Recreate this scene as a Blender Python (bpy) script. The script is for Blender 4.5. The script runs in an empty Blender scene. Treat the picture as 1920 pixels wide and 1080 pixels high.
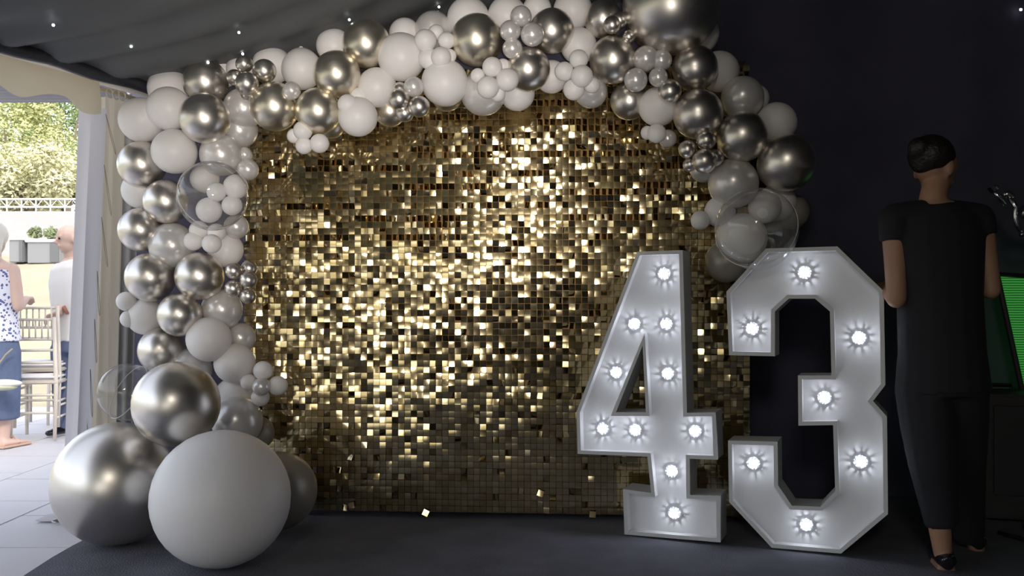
import bpy, bmesh, math, random
from mathutils import Vector, Matrix, noise
from mathutils.geometry import tessellate_polygon

S = bpy.context.scene
C = S.collection
R = math.radians
rnd = random.Random(43)

# ------------------------------------------------------------------ camera
F = 1700.0          # focal length in pixels of a 1920 px wide frame
H = 1.03            # camera height
HY = 562.0          # pixel row of the horizon
cam_d = bpy.data.cameras.new('camera')
cam = bpy.data.objects.new('camera', cam_d); C.objects.link(cam)
cam.location = (0, 0, H); cam.rotation_euler = (R(90), 0, 0)
cam_d.sensor_width = 36.0; cam_d.lens = 36.0 * F / 1920
cam_d.shift_y = (HY - 540) / 1920
cam_d.clip_start = 0.02; cam_d.clip_end = 300
S.camera = cam

# ------------------------------------------------------------------ world, sun, lamps, exposure
S.view_settings.view_transform = 'Standard'
S.view_settings.look = 'None'
S.view_settings.gamma = 1.0
S.view_settings.use_curve_mapping = False
S.view_settings.exposure = 0.0

W = bpy.data.worlds.new('sky'); S.world = W; W.use_nodes = True
wn = W.node_tree.nodes; wl = W.node_tree.links
sky = wn.new('ShaderNodeTexSky'); sky.sky_type = 'NISHITA'
sky.sun_disc = False; sky.sun_elevation = R(48); sky.sun_rotation = R(150)
sky.air_density = 1.0; sky.dust_density = 3.0; sky.ozone_density = 1.0
bgn = wn['Background']; bgn.inputs['Strength'].default_value = 0.54
hsv = wn.new('ShaderNodeHueSaturation'); hsv.inputs['Saturation'].default_value = 0.45   # desaturated, less blue sky
wl.new(sky.outputs['Color'], hsv.inputs['Color']); wl.new(hsv.outputs['Color'], bgn.inputs['Color'])

def light(name, kind, loc, energy, color=(1, 1, 1), **kw):
    d = bpy.data.lights.new(name, kind); d.energy = energy; d.color = color
    for k, v in kw.items(): setattr(d, k, v)
    o = bpy.data.objects.new(name, d); C.objects.link(o); o.location = loc
    return o
def aim(o, target):
    o.rotation_euler = (Vector(target) - o.location).to_track_quat('-Z', 'Y').to_euler()

sun = light('sun', 'SUN', (6, -10, 14), 0.95, (1.0, 0.93, 0.80), angle=R(1.0))
aim(sun, (-2, 6, 0))
# the lamp beside the camera: its reflection sits in the middle of every shiny balloon
video_lamp = light('video_lamp', 'SPOT', (0.04, -0.08, 1.02), 400, (1.0, 0.93, 0.86),
                   spot_size=R(43), spot_blend=1.0, shadow_soft_size=0.05)
aim(video_lamp, (-0.66, 4.2, 2.02))

# soft disc fill added behind and above the camera to brighten the interior
interior_fill = light('interior_fill', 'AREA', (-0.6, -2.3, 2.7), 30, (1.0, 0.93, 0.82), shape='DISK', size=0.7)
aim(interior_fill, (-0.8, 3.4, 0.6))

# ------------------------------------------------------------------ helpers
def at(px, py, Y):
    return Vector(((px - 960) / F * Y, Y, H - (py - HY) / F * Y))
def ground(px, py, z=0.0):
    Y = (H - z) * F / (py - HY)
    return Vector(((px - 960) / F * Y, Y, z))

MATS = {}
def mat(name, col, rough=0.5, metal=0.0, noise_amt=0.0, noise_scale=20.0, bump=0.0, bump_scale=60.0,
        spec=0.5, emit=None, emit_s=0.0, sheen=0.0, coat=0.0, trans=0.0):
    if name in MATS: return MATS[name]
    m = bpy.data.materials.new(name); m.use_nodes = True
    nt = m.node_tree; n = nt.nodes; l = nt.links
    b = n['Principled BSDF']
    b.inputs['Base Color'].default_value = (*col, 1)
    b.inputs['Roughness'].default_value = rough
    b.inputs['Metallic'].default_value = metal
    b.inputs['Specular IOR Level'].default_value = spec
    b.inputs['Coat Weight'].default_value = coat
    b.inputs['Sheen Weight'].default_value = sheen
    if emit:
        b.inputs['Emission Color'].default_value = (*emit, 1)
        b.inputs['Emission Strength'].default_value = emit_s
    tc = n.new('ShaderNodeTexCoord')
    nz = n.new('ShaderNodeTexNoise'); nz.inputs['Scale'].default_value = noise_scale
    nz.inputs['Detail'].default_value = 4
    l.new(tc.outputs['Object'], nz.inputs['Vector'])
    if noise_amt > 0:
        mx = n.new('ShaderNodeMix'); mx.data_type = 'RGBA'
        mx.inputs['A'].default_value = (*[max(0, c * (1 - noise_amt)) for c in col], 1)
        mx.inputs['B'].default_value = (*[min(1, c * (1 + noise_amt)) for c in col], 1)
        l.new(nz.outputs['Fac'], mx.inputs['Factor'])
        l.new(mx.outputs['Result'], b.inputs['Base Color'])
    if bump > 0:
        nb = n.new('ShaderNodeTexNoise'); nb.inputs['Scale'].default_value = bump_scale
        l.new(tc.outputs['Object'], nb.inputs['Vector'])
        bp = n.new('ShaderNodeBump'); bp.inputs['Strength'].default_value = bump
        bp.inputs['Distance'].default_value = 0.01
        l.new(nb.outputs['Fac'], bp.inputs['Height']); l.new(bp.outputs['Normal'], b.inputs['Normal'])
    MATS[name] = m
    return m

def obj(name, data, material=None, parent=None, loc=None, rot=None):
    """data is a bmesh or a mesh; links ONE object"""
    if isinstance(data, bmesh.types.BMesh):
        me = bpy.data.meshes.new(name); data.to_mesh(me); data.free()
    else: me = data
    o = bpy.data.objects.new(name, me); C.objects.link(o)
    if material and not me.materials: me.materials.append(material)
    if parent: o.parent = parent
    if loc is not None: o.location = loc
    if rot is not None: o.rotation_euler = rot
    return o
def empty(name, loc=(0, 0, 0), rz=0.0, parent=None):
    o = bpy.data.objects.new(name, None); C.objects.link(o)
    o.location = loc; o.rotation_euler = (0, 0, rz); o.empty_display_size = 0.1
    if parent: o.parent = parent
    return o
def tag(o, label, cat, group=None, kind=None):
    o['label'] = label; o['category'] = cat
    if group: o['group'] = group
    if kind: o['kind'] = kind
    return o
def structure(o, label=None):
    o['kind'] = 'structure'
    if label: o['label'] = label
    return o
def smooth(o):
    for p in o.data.polygons: p.use_smooth = True
    return o
def box(bm, c, s, m=None, bevel=0.0):
    vs = []
    for dx in (-.5, .5):
        for dy in (-.5, .5):
            for dz in (-.5, .5):
                v = Vector((c[0] + dx * s[0], c[1] + dy * s[1], c[2] + dz * s[2]))
                vs.append(bm.verts.new(m @ v if m else v))
    fs = [bm.faces.new([vs[i] for i in f]) for f in
          ((0, 1, 3, 2), (4, 6, 7, 5), (0, 4, 5, 1), (2, 3, 7, 6), (0, 2, 6, 4), (1, 5, 7, 3))]
    if bevel > 0:
        es = list({e for f in fs for e in f.edges})
        bmesh.ops.bevel(bm, geom=es, offset=bevel, segments=2, affect='EDGES')
    return vs
def tube(bm, pts, rad, n=10, caps=True, side=None):
    """tube through pts; rad a number or a list of numbers or (a, b) ellipse half axes; b lies along `side`"""
    pts = [Vector(p) for p in pts]
    if not isinstance(rad, (list, tuple)): rad = [rad] * len(pts)
    rings = []
    up = None
    for i, p in enumerate(pts):
        d = (pts[min(i + 1, len(pts) - 1)] - pts[max(i - 1, 0)]).normalized()
        if side is not None: a = Vector(side)
        elif up is None: a = Vector((1, 0, 0)) if abs(d.x) < 0.9 else Vector((0, 0, 1))
        else: a = up
        a = (a - d * a.dot(d)).normalized(); up = a
        b = d.cross(a)
        r = rad[i]; ra, rb = (r, r) if not isinstance(r, (tuple, list)) else r
        rings.append([bm.verts.new(p + a * (math.cos(2 * math.pi * k / n) * ra) + b * (math.sin(2 * math.pi * k / n) * rb))
                      for k in range(n)])
    for i in range(len(rings) - 1):
        for k in range(n):
            bm.faces.new((rings[i][k], rings[i][(k + 1) % n], rings[i + 1][(k + 1) % n], rings[i + 1][k]))
    if caps:
        bm.faces.new(rings[0][::-1]); bm.faces.new(rings[-1])
def lathe(bm, prof, n=24, m=None):
    rings = []
    for r, z in prof:
        if r < 1e-6:
            v = bm.verts.new(m @ Vector((0, 0, z)) if m else (0, 0, z)); rings.append([v])
        else:
            ring = []
            for k in range(n):
                p = Vector((r * math.cos(2 * math.pi * k / n), r * math.sin(2 * math.pi * k / n), z))
                ring.append(bm.verts.new(m @ p if m else p))
            rings.append(ring)
    for a, b in zip(rings, rings[1:]):
        for k in range(n):
            if len(a) == 1 and len(b) == 1: continue
            if len(a) == 1: bm.faces.new((a[0], b[(k + 1) % n], b[k]))
            elif len(b) == 1: bm.faces.new((a[k], a[(k + 1) % n], b[0]))
            else: bm.faces.new((a[k], a[(k + 1) % n], b[(k + 1) % n], b[k]))
def ball(bm, c, r, sx=1, sy=1, sz=1, u=14, v=9, m=None):
    M = Matrix.Translation(Vector(c)) @ Matrix.Diagonal((r * sx, r * sy, r * sz, 1))
    if m: M = Matrix.Translation(Vector(c)) @ m.to_4x4() @ Matrix.Diagonal((r * sx, r * sy, r * sz, 1))
    bmesh.ops.create_uvsphere(bm, u_segments=u, v_segments=v, radius=1, matrix=M)
def remesh(o, voxel, it=4):
    md = o.modifiers.new('fuse', 'REMESH'); md.mode = 'VOXEL'; md.voxel_size = voxel; md.use_smooth_shade = True
    sm = o.modifiers.new('soften', 'SMOOTH'); sm.factor = 0.5; sm.iterations = it
    return o

# ------------------------------------------------------------------ materials
M_carpet = mat('carpet', (0.125, 0.127, 0.150), 0.95, noise_amt=0.35, noise_scale=5, bump=0.5, bump_scale=140, spec=0.15)
M_slab = mat('white_flooring', (0.57, 0.55, 0.57), 0.6, noise_amt=0.05, noise_scale=4)
M_joint = mat('floor_joint', (0.22, 0.21, 0.22), 0.9)
M_liner = mat('black_liner_fabric', (0.105, 0.112, 0.117), 0.55, noise_amt=0.2, noise_scale=3, bump=0.12, bump_scale=18, spec=0.4)
M_drape = mat('black_drape', (0.080, 0.076, 0.115), 0.9, noise_amt=0.3, noise_scale=4, spec=0.2)
M_side = mat('pale_lining', (0.55, 0.50, 0.43), 0.8, noise_amt=0.2, noise_scale=2)
M_cream = mat('cream_canvas', (0.62, 0.56, 0.45), 0.6, noise_amt=0.06, noise_scale=6)
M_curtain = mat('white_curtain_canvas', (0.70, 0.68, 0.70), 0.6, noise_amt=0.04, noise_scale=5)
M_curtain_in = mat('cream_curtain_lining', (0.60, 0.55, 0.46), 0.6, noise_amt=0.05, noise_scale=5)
M_awning = mat('grey_awning', (0.42, 0.42, 0.46), 0.6, noise_amt=0.08)
M_cord = mat('cord', (0.30, 0.26, 0.20), 0.7)
M_ring = mat('curtain_ring_plastic', (0.62, 0.57, 0.46), 0.35)
M_grass = mat('dry_grass', (0.35, 0.31, 0.215), 0.9, noise_amt=0.25, noise_scale=0.9, bump=0.4, bump_scale=30)
M_wood_white = mat('limewashed_wood', (0.66, 0.60, 0.52), 0.5, noise_amt=0.08, noise_scale=30)
M_cushion = mat('white_cushion', (0.78, 0.76, 0.78), 0.8)
M_white = mat('white_balloon_latex', (0.80, 0.775, 0.77), 0.42, noise_amt=0.02, noise_scale=2, spec=0.35)
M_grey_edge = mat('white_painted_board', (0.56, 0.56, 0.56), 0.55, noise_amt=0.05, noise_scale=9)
M_face = mat('white_face_board', (0.66, 0.66, 0.67), 0.5, noise_amt=0.04, noise_scale=7)
M_panel = mat('gold_brown_backing_panel', (0.17, 0.095, 0.025), 0.4, metal=0.5)
M_frame = mat('black_steel', (0.02, 0.02, 0.02), 0.4, metal=0.6)
M_skin = mat('skin', (0.36, 0.20, 0.125), 0.55, noise_amt=0.08, noise_scale=12)
M_skin_pale = mat('pale_skin', (0.58, 0.40, 0.33), 0.55, noise_amt=0.06, noise_scale=12)
M_black_cloth = mat('black_cloth', (0.009, 0.009, 0.013), 0.85, noise_amt=0.3, noise_scale=8)
M_hair_dark = mat('dark_hair', (0.012, 0.009, 0.008), 0.5, bump=0.4, bump_scale=90)
M_hair_blonde = mat('blonde_hair', (0.66, 0.60, 0.52), 0.5, bump=0.4, bump_scale=60)
M_shoe = mat('black_patent', (0.010, 0.010, 0.012), 0.15)
M_navy = mat('navy_denim', (0.10, 0.13, 0.22), 0.8, noise_amt=0.2, noise_scale=25)
M_shirt = mat('pale_shirt', (0.70, 0.69, 0.68), 0.8)
M_chrome = mat('chrome', (0.75, 0.75, 0.77), 0.15, metal=1.0)
M_black = mat('black_plastic', (0.012, 0.012, 0.014), 0.5, noise_amt=0.2)

def foil(name, col, rough):
    """chrome latex: metallic, a little mottled, as stretched chrome balloons are"""
    return mat(name, col, rough, metal=1.0, noise_amt=0.05, noise_scale=3, bump=0.02, bump_scale=3)
M_silver = foil('silver_chrome_latex', (0.74, 0.70, 0.65), 0.34)
M_champ = foil('champagne_chrome_latex', (0.82, 0.765, 0.65), 0.34)
M_pearl = mat('pearl_latex', (0.70, 0.68, 0.665), 0.28, metal=0.35, noise_amt=0.02, noise_scale=2)
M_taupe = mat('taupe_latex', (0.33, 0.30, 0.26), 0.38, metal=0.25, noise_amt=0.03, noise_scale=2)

def clear_mat():
    m = bpy.data.materials.new('clear_bubble_film'); m.use_nodes = True
    n = m.node_tree.nodes; l = m.node_tree.links; n.clear()
    out = n.new('ShaderNodeOutputMaterial')
    tr = n.new('ShaderNodeBsdfTransparent'); tr.inputs['Color'].default_value = (0.97, 0.97, 0.97, 1)
    gl = n.new('ShaderNodeBsdfGlossy'); gl.inputs['Roughness'].default_value = 0.03
    df = n.new('ShaderNodeBsdfDiffuse'); df.inputs['Color'].default_value = (0.75, 0.75, 0.75, 1)
    lw = n.new('ShaderNodeLayerWeight'); lw.inputs['Blend'].default_value = 0.5
    pw = n.new('ShaderNodeMath'); pw.operation = 'POWER'; pw.inputs[1].default_value = 3.6
    fr = n.new('ShaderNodeMath'); fr.operation = 'MULTIPLY_ADD'; fr.inputs[1].default_value = 0.85; fr.inputs[2].default_value = 0.04
    l.new(lw.outputs['Facing'], pw.inputs[0]); l.new(pw.outputs[0], fr.inputs[0])
    nz = n.new('ShaderNodeTexNoise'); nz.inputs['Scale'].default_value = 5; nz.inputs['Detail'].default_value = 3
    bp = n.new('ShaderNodeBump'); bp.inputs['Strength'].default_value = 0.25; bp.inputs['Distance'].default_value = 0.03
    tc = n.new('ShaderNodeTexCoord'); l.new(tc.outputs['Object'], nz.inputs['Vector'])
    l.new(nz.outputs['Fac'], bp.inputs['Height']); l.new(bp.outputs['Normal'], gl.inputs['Normal'])
    mx = n.new('ShaderNodeMixShader'); l.new(fr.outputs[0], mx.inputs['Fac'])
    l.new(tr.outputs['BSDF'], mx.inputs[1]); l.new(gl.outputs['BSDF'], mx.inputs[2])
    mx2 = n.new('ShaderNodeMixShader'); mx2.inputs['Fac'].default_value = 0.05
    l.new(mx.outputs['Shader'], mx2.inputs[1]); l.new(df.outputs['BSDF'], mx2.inputs[2])
    l.new(mx2.outputs['Shader'], out.inputs['Surface'])
    return m
M_clear = clear_mat()
def canvas(m, col, amount):
    """thin coated canvas lets part of the daylight through"""
    n = m.node_tree.nodes; l = m.node_tree.links
    b = n['Principled BSDF']; out = n['Material Output']
    t = n.new('ShaderNodeBsdfTranslucent'); t.inputs['Color'].default_value = (*col, 1)
    mx = n.new('ShaderNodeMixShader'); mx.inputs['Fac'].default_value = amount
    l.new(b.outputs['BSDF'], mx.inputs[1]); l.new(t.outputs['BSDF'], mx.inputs[2]); l.new(mx.outputs['Shader'], out.inputs['Surface'])
canvas(M_cream, (0.72, 0.62, 0.46), 0.45)
canvas(M_curtain, (0.75, 0.73, 0.77), 0.40)
canvas(M_curtain_in, (0.70, 0.62, 0.50), 0.35)
M_seam = mat('bubble_seam', (0.62, 0.62, 0.62), 0.2, spec=0.8)

def gold_mat():
    m = bpy.data.materials.new('gold_sequin'); m.use_nodes = True
    n = m.node_tree.nodes; l = m.node_tree.links; b = n['Principled BSDF']
    b.inputs['Metallic'].default_value = 1.0
    geo = n.new('ShaderNodeNewGeometry')
    wn_ = n.new('ShaderNodeTexWhiteNoise'); wn_.noise_dimensions = '3D'
    sc = n.new('ShaderNodeVectorMath'); sc.operation = 'SCALE'; sc.inputs['Scale'].default_value = 1 / 0.03
    fl = n.new('ShaderNodeVectorMath'); fl.operation = 'FLOOR'
    l.new(geo.outputs['Position'], sc.inputs[0]); l.new(sc.outputs['Vector'], fl.inputs[0])
    l.new(fl.outputs['Vector'], wn_.inputs['Vector'])
    mx = n.new('ShaderNodeMix'); mx.data_type = 'RGBA'
    mx.inputs['A'].default_value = (0.62, 0.49, 0.25, 1); mx.inputs['B'].default_value = (0.80, 0.68, 0.44, 1)
    l.new(wn_.outputs['Value'], mx.inputs['Factor']); l.new(mx.outputs['Result'], b.inputs['Base Color'])
    b.inputs['Roughness'].default_value = 0.10
    return m
M_gold = gold_mat()

# ------------------------------------------------------------------ floors
bm = bmesh.new()
# carpet: its left border is the edge seen at the bottom left of the picture
bx0 = -1.83
nx, ny = 60, 60
vs = {}
for i in range(nx + 1):
    for j in range(ny + 1):
        x = bx0 + 0.02 * math.sin(j * 0.7) * (i == 0) + (7.0) * (i / nx) ** 1.3
        y = -5.2 + 10.4 * j / ny
        z = 0.004 * noise.noise(Vector((x * 1.4, y * 3.0, 0)))
        z += 0.006 * math.exp(-((y - 3.36 - 0.10 * (x - 0.9)) / 0.05) ** 2) * (1 if 0.3 < x < 1.6 else 0.2)
        vs[i, j] = bm.verts.new((x, y, z - 0.006))
for i in range(nx):
    for j in range(ny):
        bm.faces.new((vs[i, j], vs[i + 1, j], vs[i + 1, j + 1], vs[i, j + 1]))
structure(smooth(obj('floor', bm, M_carpet)), 'dark grey carpet laid inside the marquee')

patio = bmesh.new(); box(patio, (-4.0, 3.6, -0.075), (4.4, 9.8, 0.1))
patio_o = structure(obj('floor_entrance', patio, M_joint), 'white panel flooring outside the marquee entrance')
cols = [(-1.80, -2.36, 3.80), (-2.36, -2.93, 3.55), (-2.93, -3.50, 3.75), (-3.50, -4.07, 3.60), (-4.07, -4.64, 3.7)]
slab_me = {}
for ci, (xa, xb, y0) in enumerate(cols):
    b_ = bmesh.new(); w = abs(xb - xa) - 0.006
    box(b_, (0, 0, 0), (w, 0.560, 0.03), bevel=0.003)
    me = bpy.data.meshes.new('floor_panel'); b_.to_mesh(me); b_.free(); me.materials.append(M_slab)
    for k in range(-2, 9):
        obj('floor_panel', me, None, patio_o, ((xa + xb) / 2, y0 + 0.283 + 0.566 * k, -0.024 + 0.001 * rnd.random()))

# grass bank beyond the flooring
bm = bmesh.new(); grid = {}
for i in range(41):
    for j in range(41):
        x = -22 + 26 * i / 40; y = 8.35 + 26 * j / 40
        z = -0.03 + max(0, y - 9.0) * 0.27 * min(1, (y - 9.0) / 3) if y > 9 else -0.03
        if y > 15.2: z = -0.03 + 6.2 * 0.27 + (y - 15.2) * 0.10
        grid[i, j] = bm.verts.new((x, y, z + 0.05 * noise.noise(Vector((x * .7, y * .7, 0)))))
for i in range(40):
    for j in range(40):
        bm.faces.new((grid[i, j], grid[i + 1, j], grid[i + 1, j + 1], grid[i, j + 1]))
structure(smooth(obj('ground_grass', bm, M_grass)), 'sunlit dry grass bank beyond the entrance')

bm = bmesh.new()
for q in (((-40, -45), (-6.25, -45), (-6.25, 8.4), (-40, 8.4)), ((-6.25, -45), (25, -45), (25, -5.25), (-6.25, -5.25)), ((-6.25, -5.25), (-1.85, -5.25), (-1.85, -1.35), (-6.25, -1.35))):
    bm.faces.new([bm.verts.new((x, y, -0.05)) for x, y in q])
structure(obj('ground_lawn', bm, mat('lawn', (0.30, 0.29, 0.20), 0.9, noise_amt=0.3, noise_scale=1.5)), 'lawn around the marquee')

# ------------------------------------------------------------------ marquee shell
EX, EY = -1.716, 4.05
NX, NY = 0.927, -0.374
def roof_s(x, y): return (x - EX) * NX + (y - EY) * NY
def roof_z(s):
    if s > 4.6: s = 9.2 - s
    return 2.012 + 0.318 * s
bm = bmesh.new(); g = {}
SN, TN = 70, 260
for i in range(SN + 1):
    s = 9.2 * (i / SN) ** 1.25
    for j in range(TN + 1):
        y = 4.88 - 10.1 * (j / TN) ** 1.35
        x = EX + (s - (y - EY) * NY) / NX
        ph = y * 25 + 2.6 * noise.noise(Vector((s * 1.2, y * 1.3, 1.0))) + s * 1.1
        amp = 0.022 * (0.30 + 0.70 * math.exp(-s * 0.9)) * (0.6 + 0.6 * noise.noise(Vector((s, y * 2.1, 5))))
        z = roof_z(s) + amp * math.sin(ph) - 0.05 * math.sin(min(1, s / 1.4) * math.pi)
        g[i, j] = bm.verts.new((x, y, z))
for i in range(SN):
    for j in range(TN):
        bm.faces.new((g[i, j], g[i, j + 1], g[i + 1, j + 1], g[i + 1, j]))
ceiling = structure(smooth(obj('ceiling', bm, M_liner)), 'black fabric roof lining with drawn folds')
# outer roof skin over the lining; overhang added to keep sun off the valance
bm = bmesh.new(); g = {}
for i, s in enumerate((-0.47, 0.0, 1.5, 3.0, 4.6, 6.0, 9.4)):
    for j, y in enumerate((4.95, 0.0, -5.3)):
        g[i, j] = bm.verts.new((EX + (s - (y - EY) * NY) / NX, y, 2.095 if s <= 0 else roof_z(s) + 0.11))
for i in range(6):
    for j in range(2): bm.faces.new((g[i, j], g[i, j + 1], g[i + 1, j + 1], g[i + 1, j]))
structure(obj('roof', bm, mat('roof_canvas', (0.6, 0.56, 0.48), 0.6)), 'outer roof canvas with an overhang added to block the sun')
# rolled dark hem of the lining along the open side
bm = bmesh.new(); pts = []; rad = []
for k in range(120):
    y = 4.85 - 8.2 * k / 119
    x = EX + (-0.015 - (y - EY) * NY) / NX
    w = 0.5 + 0.5 * noise.noise(Vector((y * 2.3, 0, 3)))
    pts.append((x, y, 2.012 - 0.004 + 0.012 * noise.noise(Vector((y * 5, 1, 0)))))
    rad.append((0.027 + 0.014 * w, 0.024 + 0.010 * w))
tube(bm, pts, rad, 10)
hem = smooth(obj('ceiling_hem', bm, mat('navy_hem', (0.022, 0.024, 0.034), 0.5, bump=0.4, bump_scale=40), ceiling))

def folded_wall(name, p0, p1, z0, z1, m, amp=0.03, freq=9.0, n=160, label=None):
    bm = bmesh.new(); p0 = Vector(p0); p1 = Vector(p1); L = (p1 - p0).length
    d = (p1 - p0).normalized(); nn = Vector((d.y, -d.x))
    prev = None
    for i in range(n + 1):
        t = L * i / n
        a = amp * math.sin(t * freq + 1.5 * noise.noise(Vector((t * 0.9, 0, 2))))
        p = p0 + d * t + nn * a
        p2 = p0 + d * t + nn * a * 0.6
        cur = (bm.verts.new((p.x, p.y, z0)), bm.verts.new((p2.x, p2.y, z1)))
        if prev: bm.faces.new((prev[0], cur[0], cur[1], prev[1]))
        prev = cur
    o = smooth(obj(name, bm, m)); structure(o, label); return o
folded_wall('wall_back', (-2.02, 4.82), (6.4, 4.70), -0.01, 3.6, M_drape, label='black drape hung across the back of the marquee')
folded_wall('wall_right', (6.0, 4.7), (6.0, -5.1), -0.01, 3.6, M_drape, n=120)
folded_wall('wall_rear', (6.2, -5.0), (-0.9, -5.0), -0.01, 3.6, M_side, n=160)
folded_wall('wall_rear_header', (-0.9, -5.0), (-3.4, -5.0), 1.75, 3.6, M_side, n=60)  # unseen; added to keep the bright opening out of the upper sequins' reflections
folded_wall('wall_rear_end', (-3.4, -5.0), (-6.2, -5.0), -0.01, 3.6, M_side, n=60)

# cream valance under the eave, with its scalloped lower edge and lacing loops
bm = bmesh.new(); prev = None
vA = Vector((-1.965, 4.337)); vB = Vector((-3.0, 1.95)); n = 220
for i in range(n + 1):
    t = i / n; p = vA.lerp(vB, t); d = (vB - vA).length * t
    wob = 0.014 * math.sin(d * 21) + 0.01 * noise.noise(Vector((d * 4, 0, 0)))
    zt = 2.075; zm = 1.99
    zb = 1.935 - 0.028 * math.sin(d * 16.5 + 0.6) - 0.012 * noise.noise(Vector((d * 6, 2, 0)))
    cur = [bm.verts.new((p.x - 0.01, p.y, zt)), bm.verts.new((p.x - wob * .5, p.y, zm)), bm.verts.new((p.x - wob, p.y, zb))]
    if prev:
        for k in range(2): bm.faces.new((prev[k], cur[k], cur[k + 1], prev[k + 1]))
    prev = cur
val_root = empty('eave_valance', (0, 0, 0))
tag(val_root, 'cream canvas valance with wavy hem along the top of the entrance', 'valance')
v_o = smooth(obj('valance_sheet', bm, M_cream, val_root))
def loop_cord(name, p, length, parent, w=0.012, r=0.0016, lean=0.0):
    b = bmesh.new(); P = []
    for k in range(17):
        a = k / 16
        ang = math.pi * 2 * a
        P.append((p[0] + w * math.sin(ang) * (0.3 + 0.7 * (0.5 - 0.5 * math.cos(ang))) + lean * (0.5 - 0.5 * math.cos(ang)),
                  p[1] - 0.004, p[2] - length * (0.5 - 0.5 * math.cos(ang))))
    tube(b, P, r, 6)
    return smooth(obj(name, b, M_cord, parent))
loop_cord('lacing_loop', at(86, 150, 4.10), 0.055, val_root)
loop_cord('lacing_loop', at(181, 172, 4.36), 0.055, val_root)
loop_cord('lacing_loop', at(10, 128, 3.9), 0.04, val_root)

# awning seen beyond the valance
bm = bmesh.new(); prev = None
for k in range(60):
    y = 4.75 + 1.35 * k / 59
    z = 2.30 + 0.055 * (y - 4.75) + 0.012 * math.sin(k * 1.35)
    cur = [bm.verts.new((x, y, z)) for x in (-8.0, -2.45)]
    if prev: bm.faces.new((prev[0], prev[1], cur[1], cur[0]))
    prev = cur
aw = smooth(obj('awning', bm, M_awning)); sd = aw.modifiers.new('thick', 'SOLIDIFY'); sd.thickness = 0.01
tag(aw, 'grey ribbed awning above the flooring outside the entrance', 'awning')

# ------------------------------------------------------------------ entrance curtain, drawn aside
cur_root = empty('entrance_curtain', (-2.05, 4.5, 0))
tag(cur_root, 'white canvas curtain drawn aside at the marquee entrance', 'curtain')
def curtain_sheet(name, top, bottom, m, waves, amp, seed, ztop, zbot, n=60, vseg=14, depth0=0.0):
    """top/bottom: list of (x, y) plan points left to right"""
    bm = bmesh.new(); G = {}
    def plan(poly, t):
        a = t * (len(poly) - 1); i = min(int(a), len(poly) - 2); f = a - i
        return Vector(poly[i]).lerp(Vector(poly[i + 1]), f)
    for j in range(vseg + 1):
        v = j / vseg
        for i in range(n + 1):
            t = i / n
            p = plan(top, t).lerp(plan(bottom, t), v)
            fold = amp * math.sin(t * waves * math.pi * 2 + 0.6 * noise.noise(Vector((v * 2, seed, 0)))) * (0.55 + 0.45 * v)
            G[i, j] = bm.verts.new((p.x, p.y + fold - depth0, ztop + (zbot - ztop) * v))
    for i in range(n):
        for j in range(vseg):
            bm.faces.new((G[i, j], G[i, j + 1], G[i + 1, j + 1], G[i + 1, j]))
    o = smooth(obj(name, bm, m)); o.parent = cur_root; o.matrix_parent_inverse = Matrix.Translation(-cur_root.location)
    return o
def xy(px, Y): return ((px - 960) / F * Y, Y)
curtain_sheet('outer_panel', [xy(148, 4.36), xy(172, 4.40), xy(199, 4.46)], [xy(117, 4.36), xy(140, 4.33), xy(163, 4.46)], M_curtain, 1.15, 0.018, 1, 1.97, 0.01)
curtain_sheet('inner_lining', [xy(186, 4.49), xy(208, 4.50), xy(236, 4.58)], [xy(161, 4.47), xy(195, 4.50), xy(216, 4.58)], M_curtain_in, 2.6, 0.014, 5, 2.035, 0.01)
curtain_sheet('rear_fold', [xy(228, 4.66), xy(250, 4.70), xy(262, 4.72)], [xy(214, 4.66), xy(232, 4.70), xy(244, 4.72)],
              mat('shaded_curtain_grey', (0.36, 0.36, 0.37), 0.7), 1.4, 0.010, 9, 2.03, 0.01)  # shade on this fold is put into its grey colour
for (px, py, ln, lean) in ((199, 214, 0.20, 0.05), (196, 309, 0.25, 0.035), (191, 407, 0.245, 0.03), (183, 508, 0.22, 0.012), (178, 598, 0.215, 0.01), (170, 692, 0.235, 0.01), (163, 783, 0.20, 0.012)):
    c = loop_cord('lacing_loop', Vector((0, 0, 0)), ln, None, w=0.005, r=0.0014, lean=lean)
    c.parent = cur_root; c.location = at(px, py, 4.43) - cur_root.location
rail_root = empty('curtain_rail', at(207, 171, 4.5))
tag(rail_root, 'cream curtain rail with plastic rings at the top of the entrance', 'curtain rail')
bm = bmesh.new(); tube(bm, [(-0.20, -0.28, 0.0), (0.0, 0.0, 0.0), (0.09, 0.20, -0.01)], 0.010, 10)
smooth(obj('rail', bm, M_cream, rail_root))
for px, py in ((206, 171), (218, 174), (229, 176)):
    b = bmesh.new(); P = [(0.003 * math.sin(a * math.pi / 8), 0.019 * math.cos(a * math.pi / 8), 0.022 * math.sin(a * math.pi / 8)) for a in range(17)]
    P = [(p[1] * 0.55, p[1] * 0.8, p[2]) for p in P]
    tube(b, P, 0.0032, 8, caps=False)
    smooth(obj('curtain_ring', b, M_ring, rail_root, at(px, py + 4, 4.43) - rail_root.location))

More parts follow.
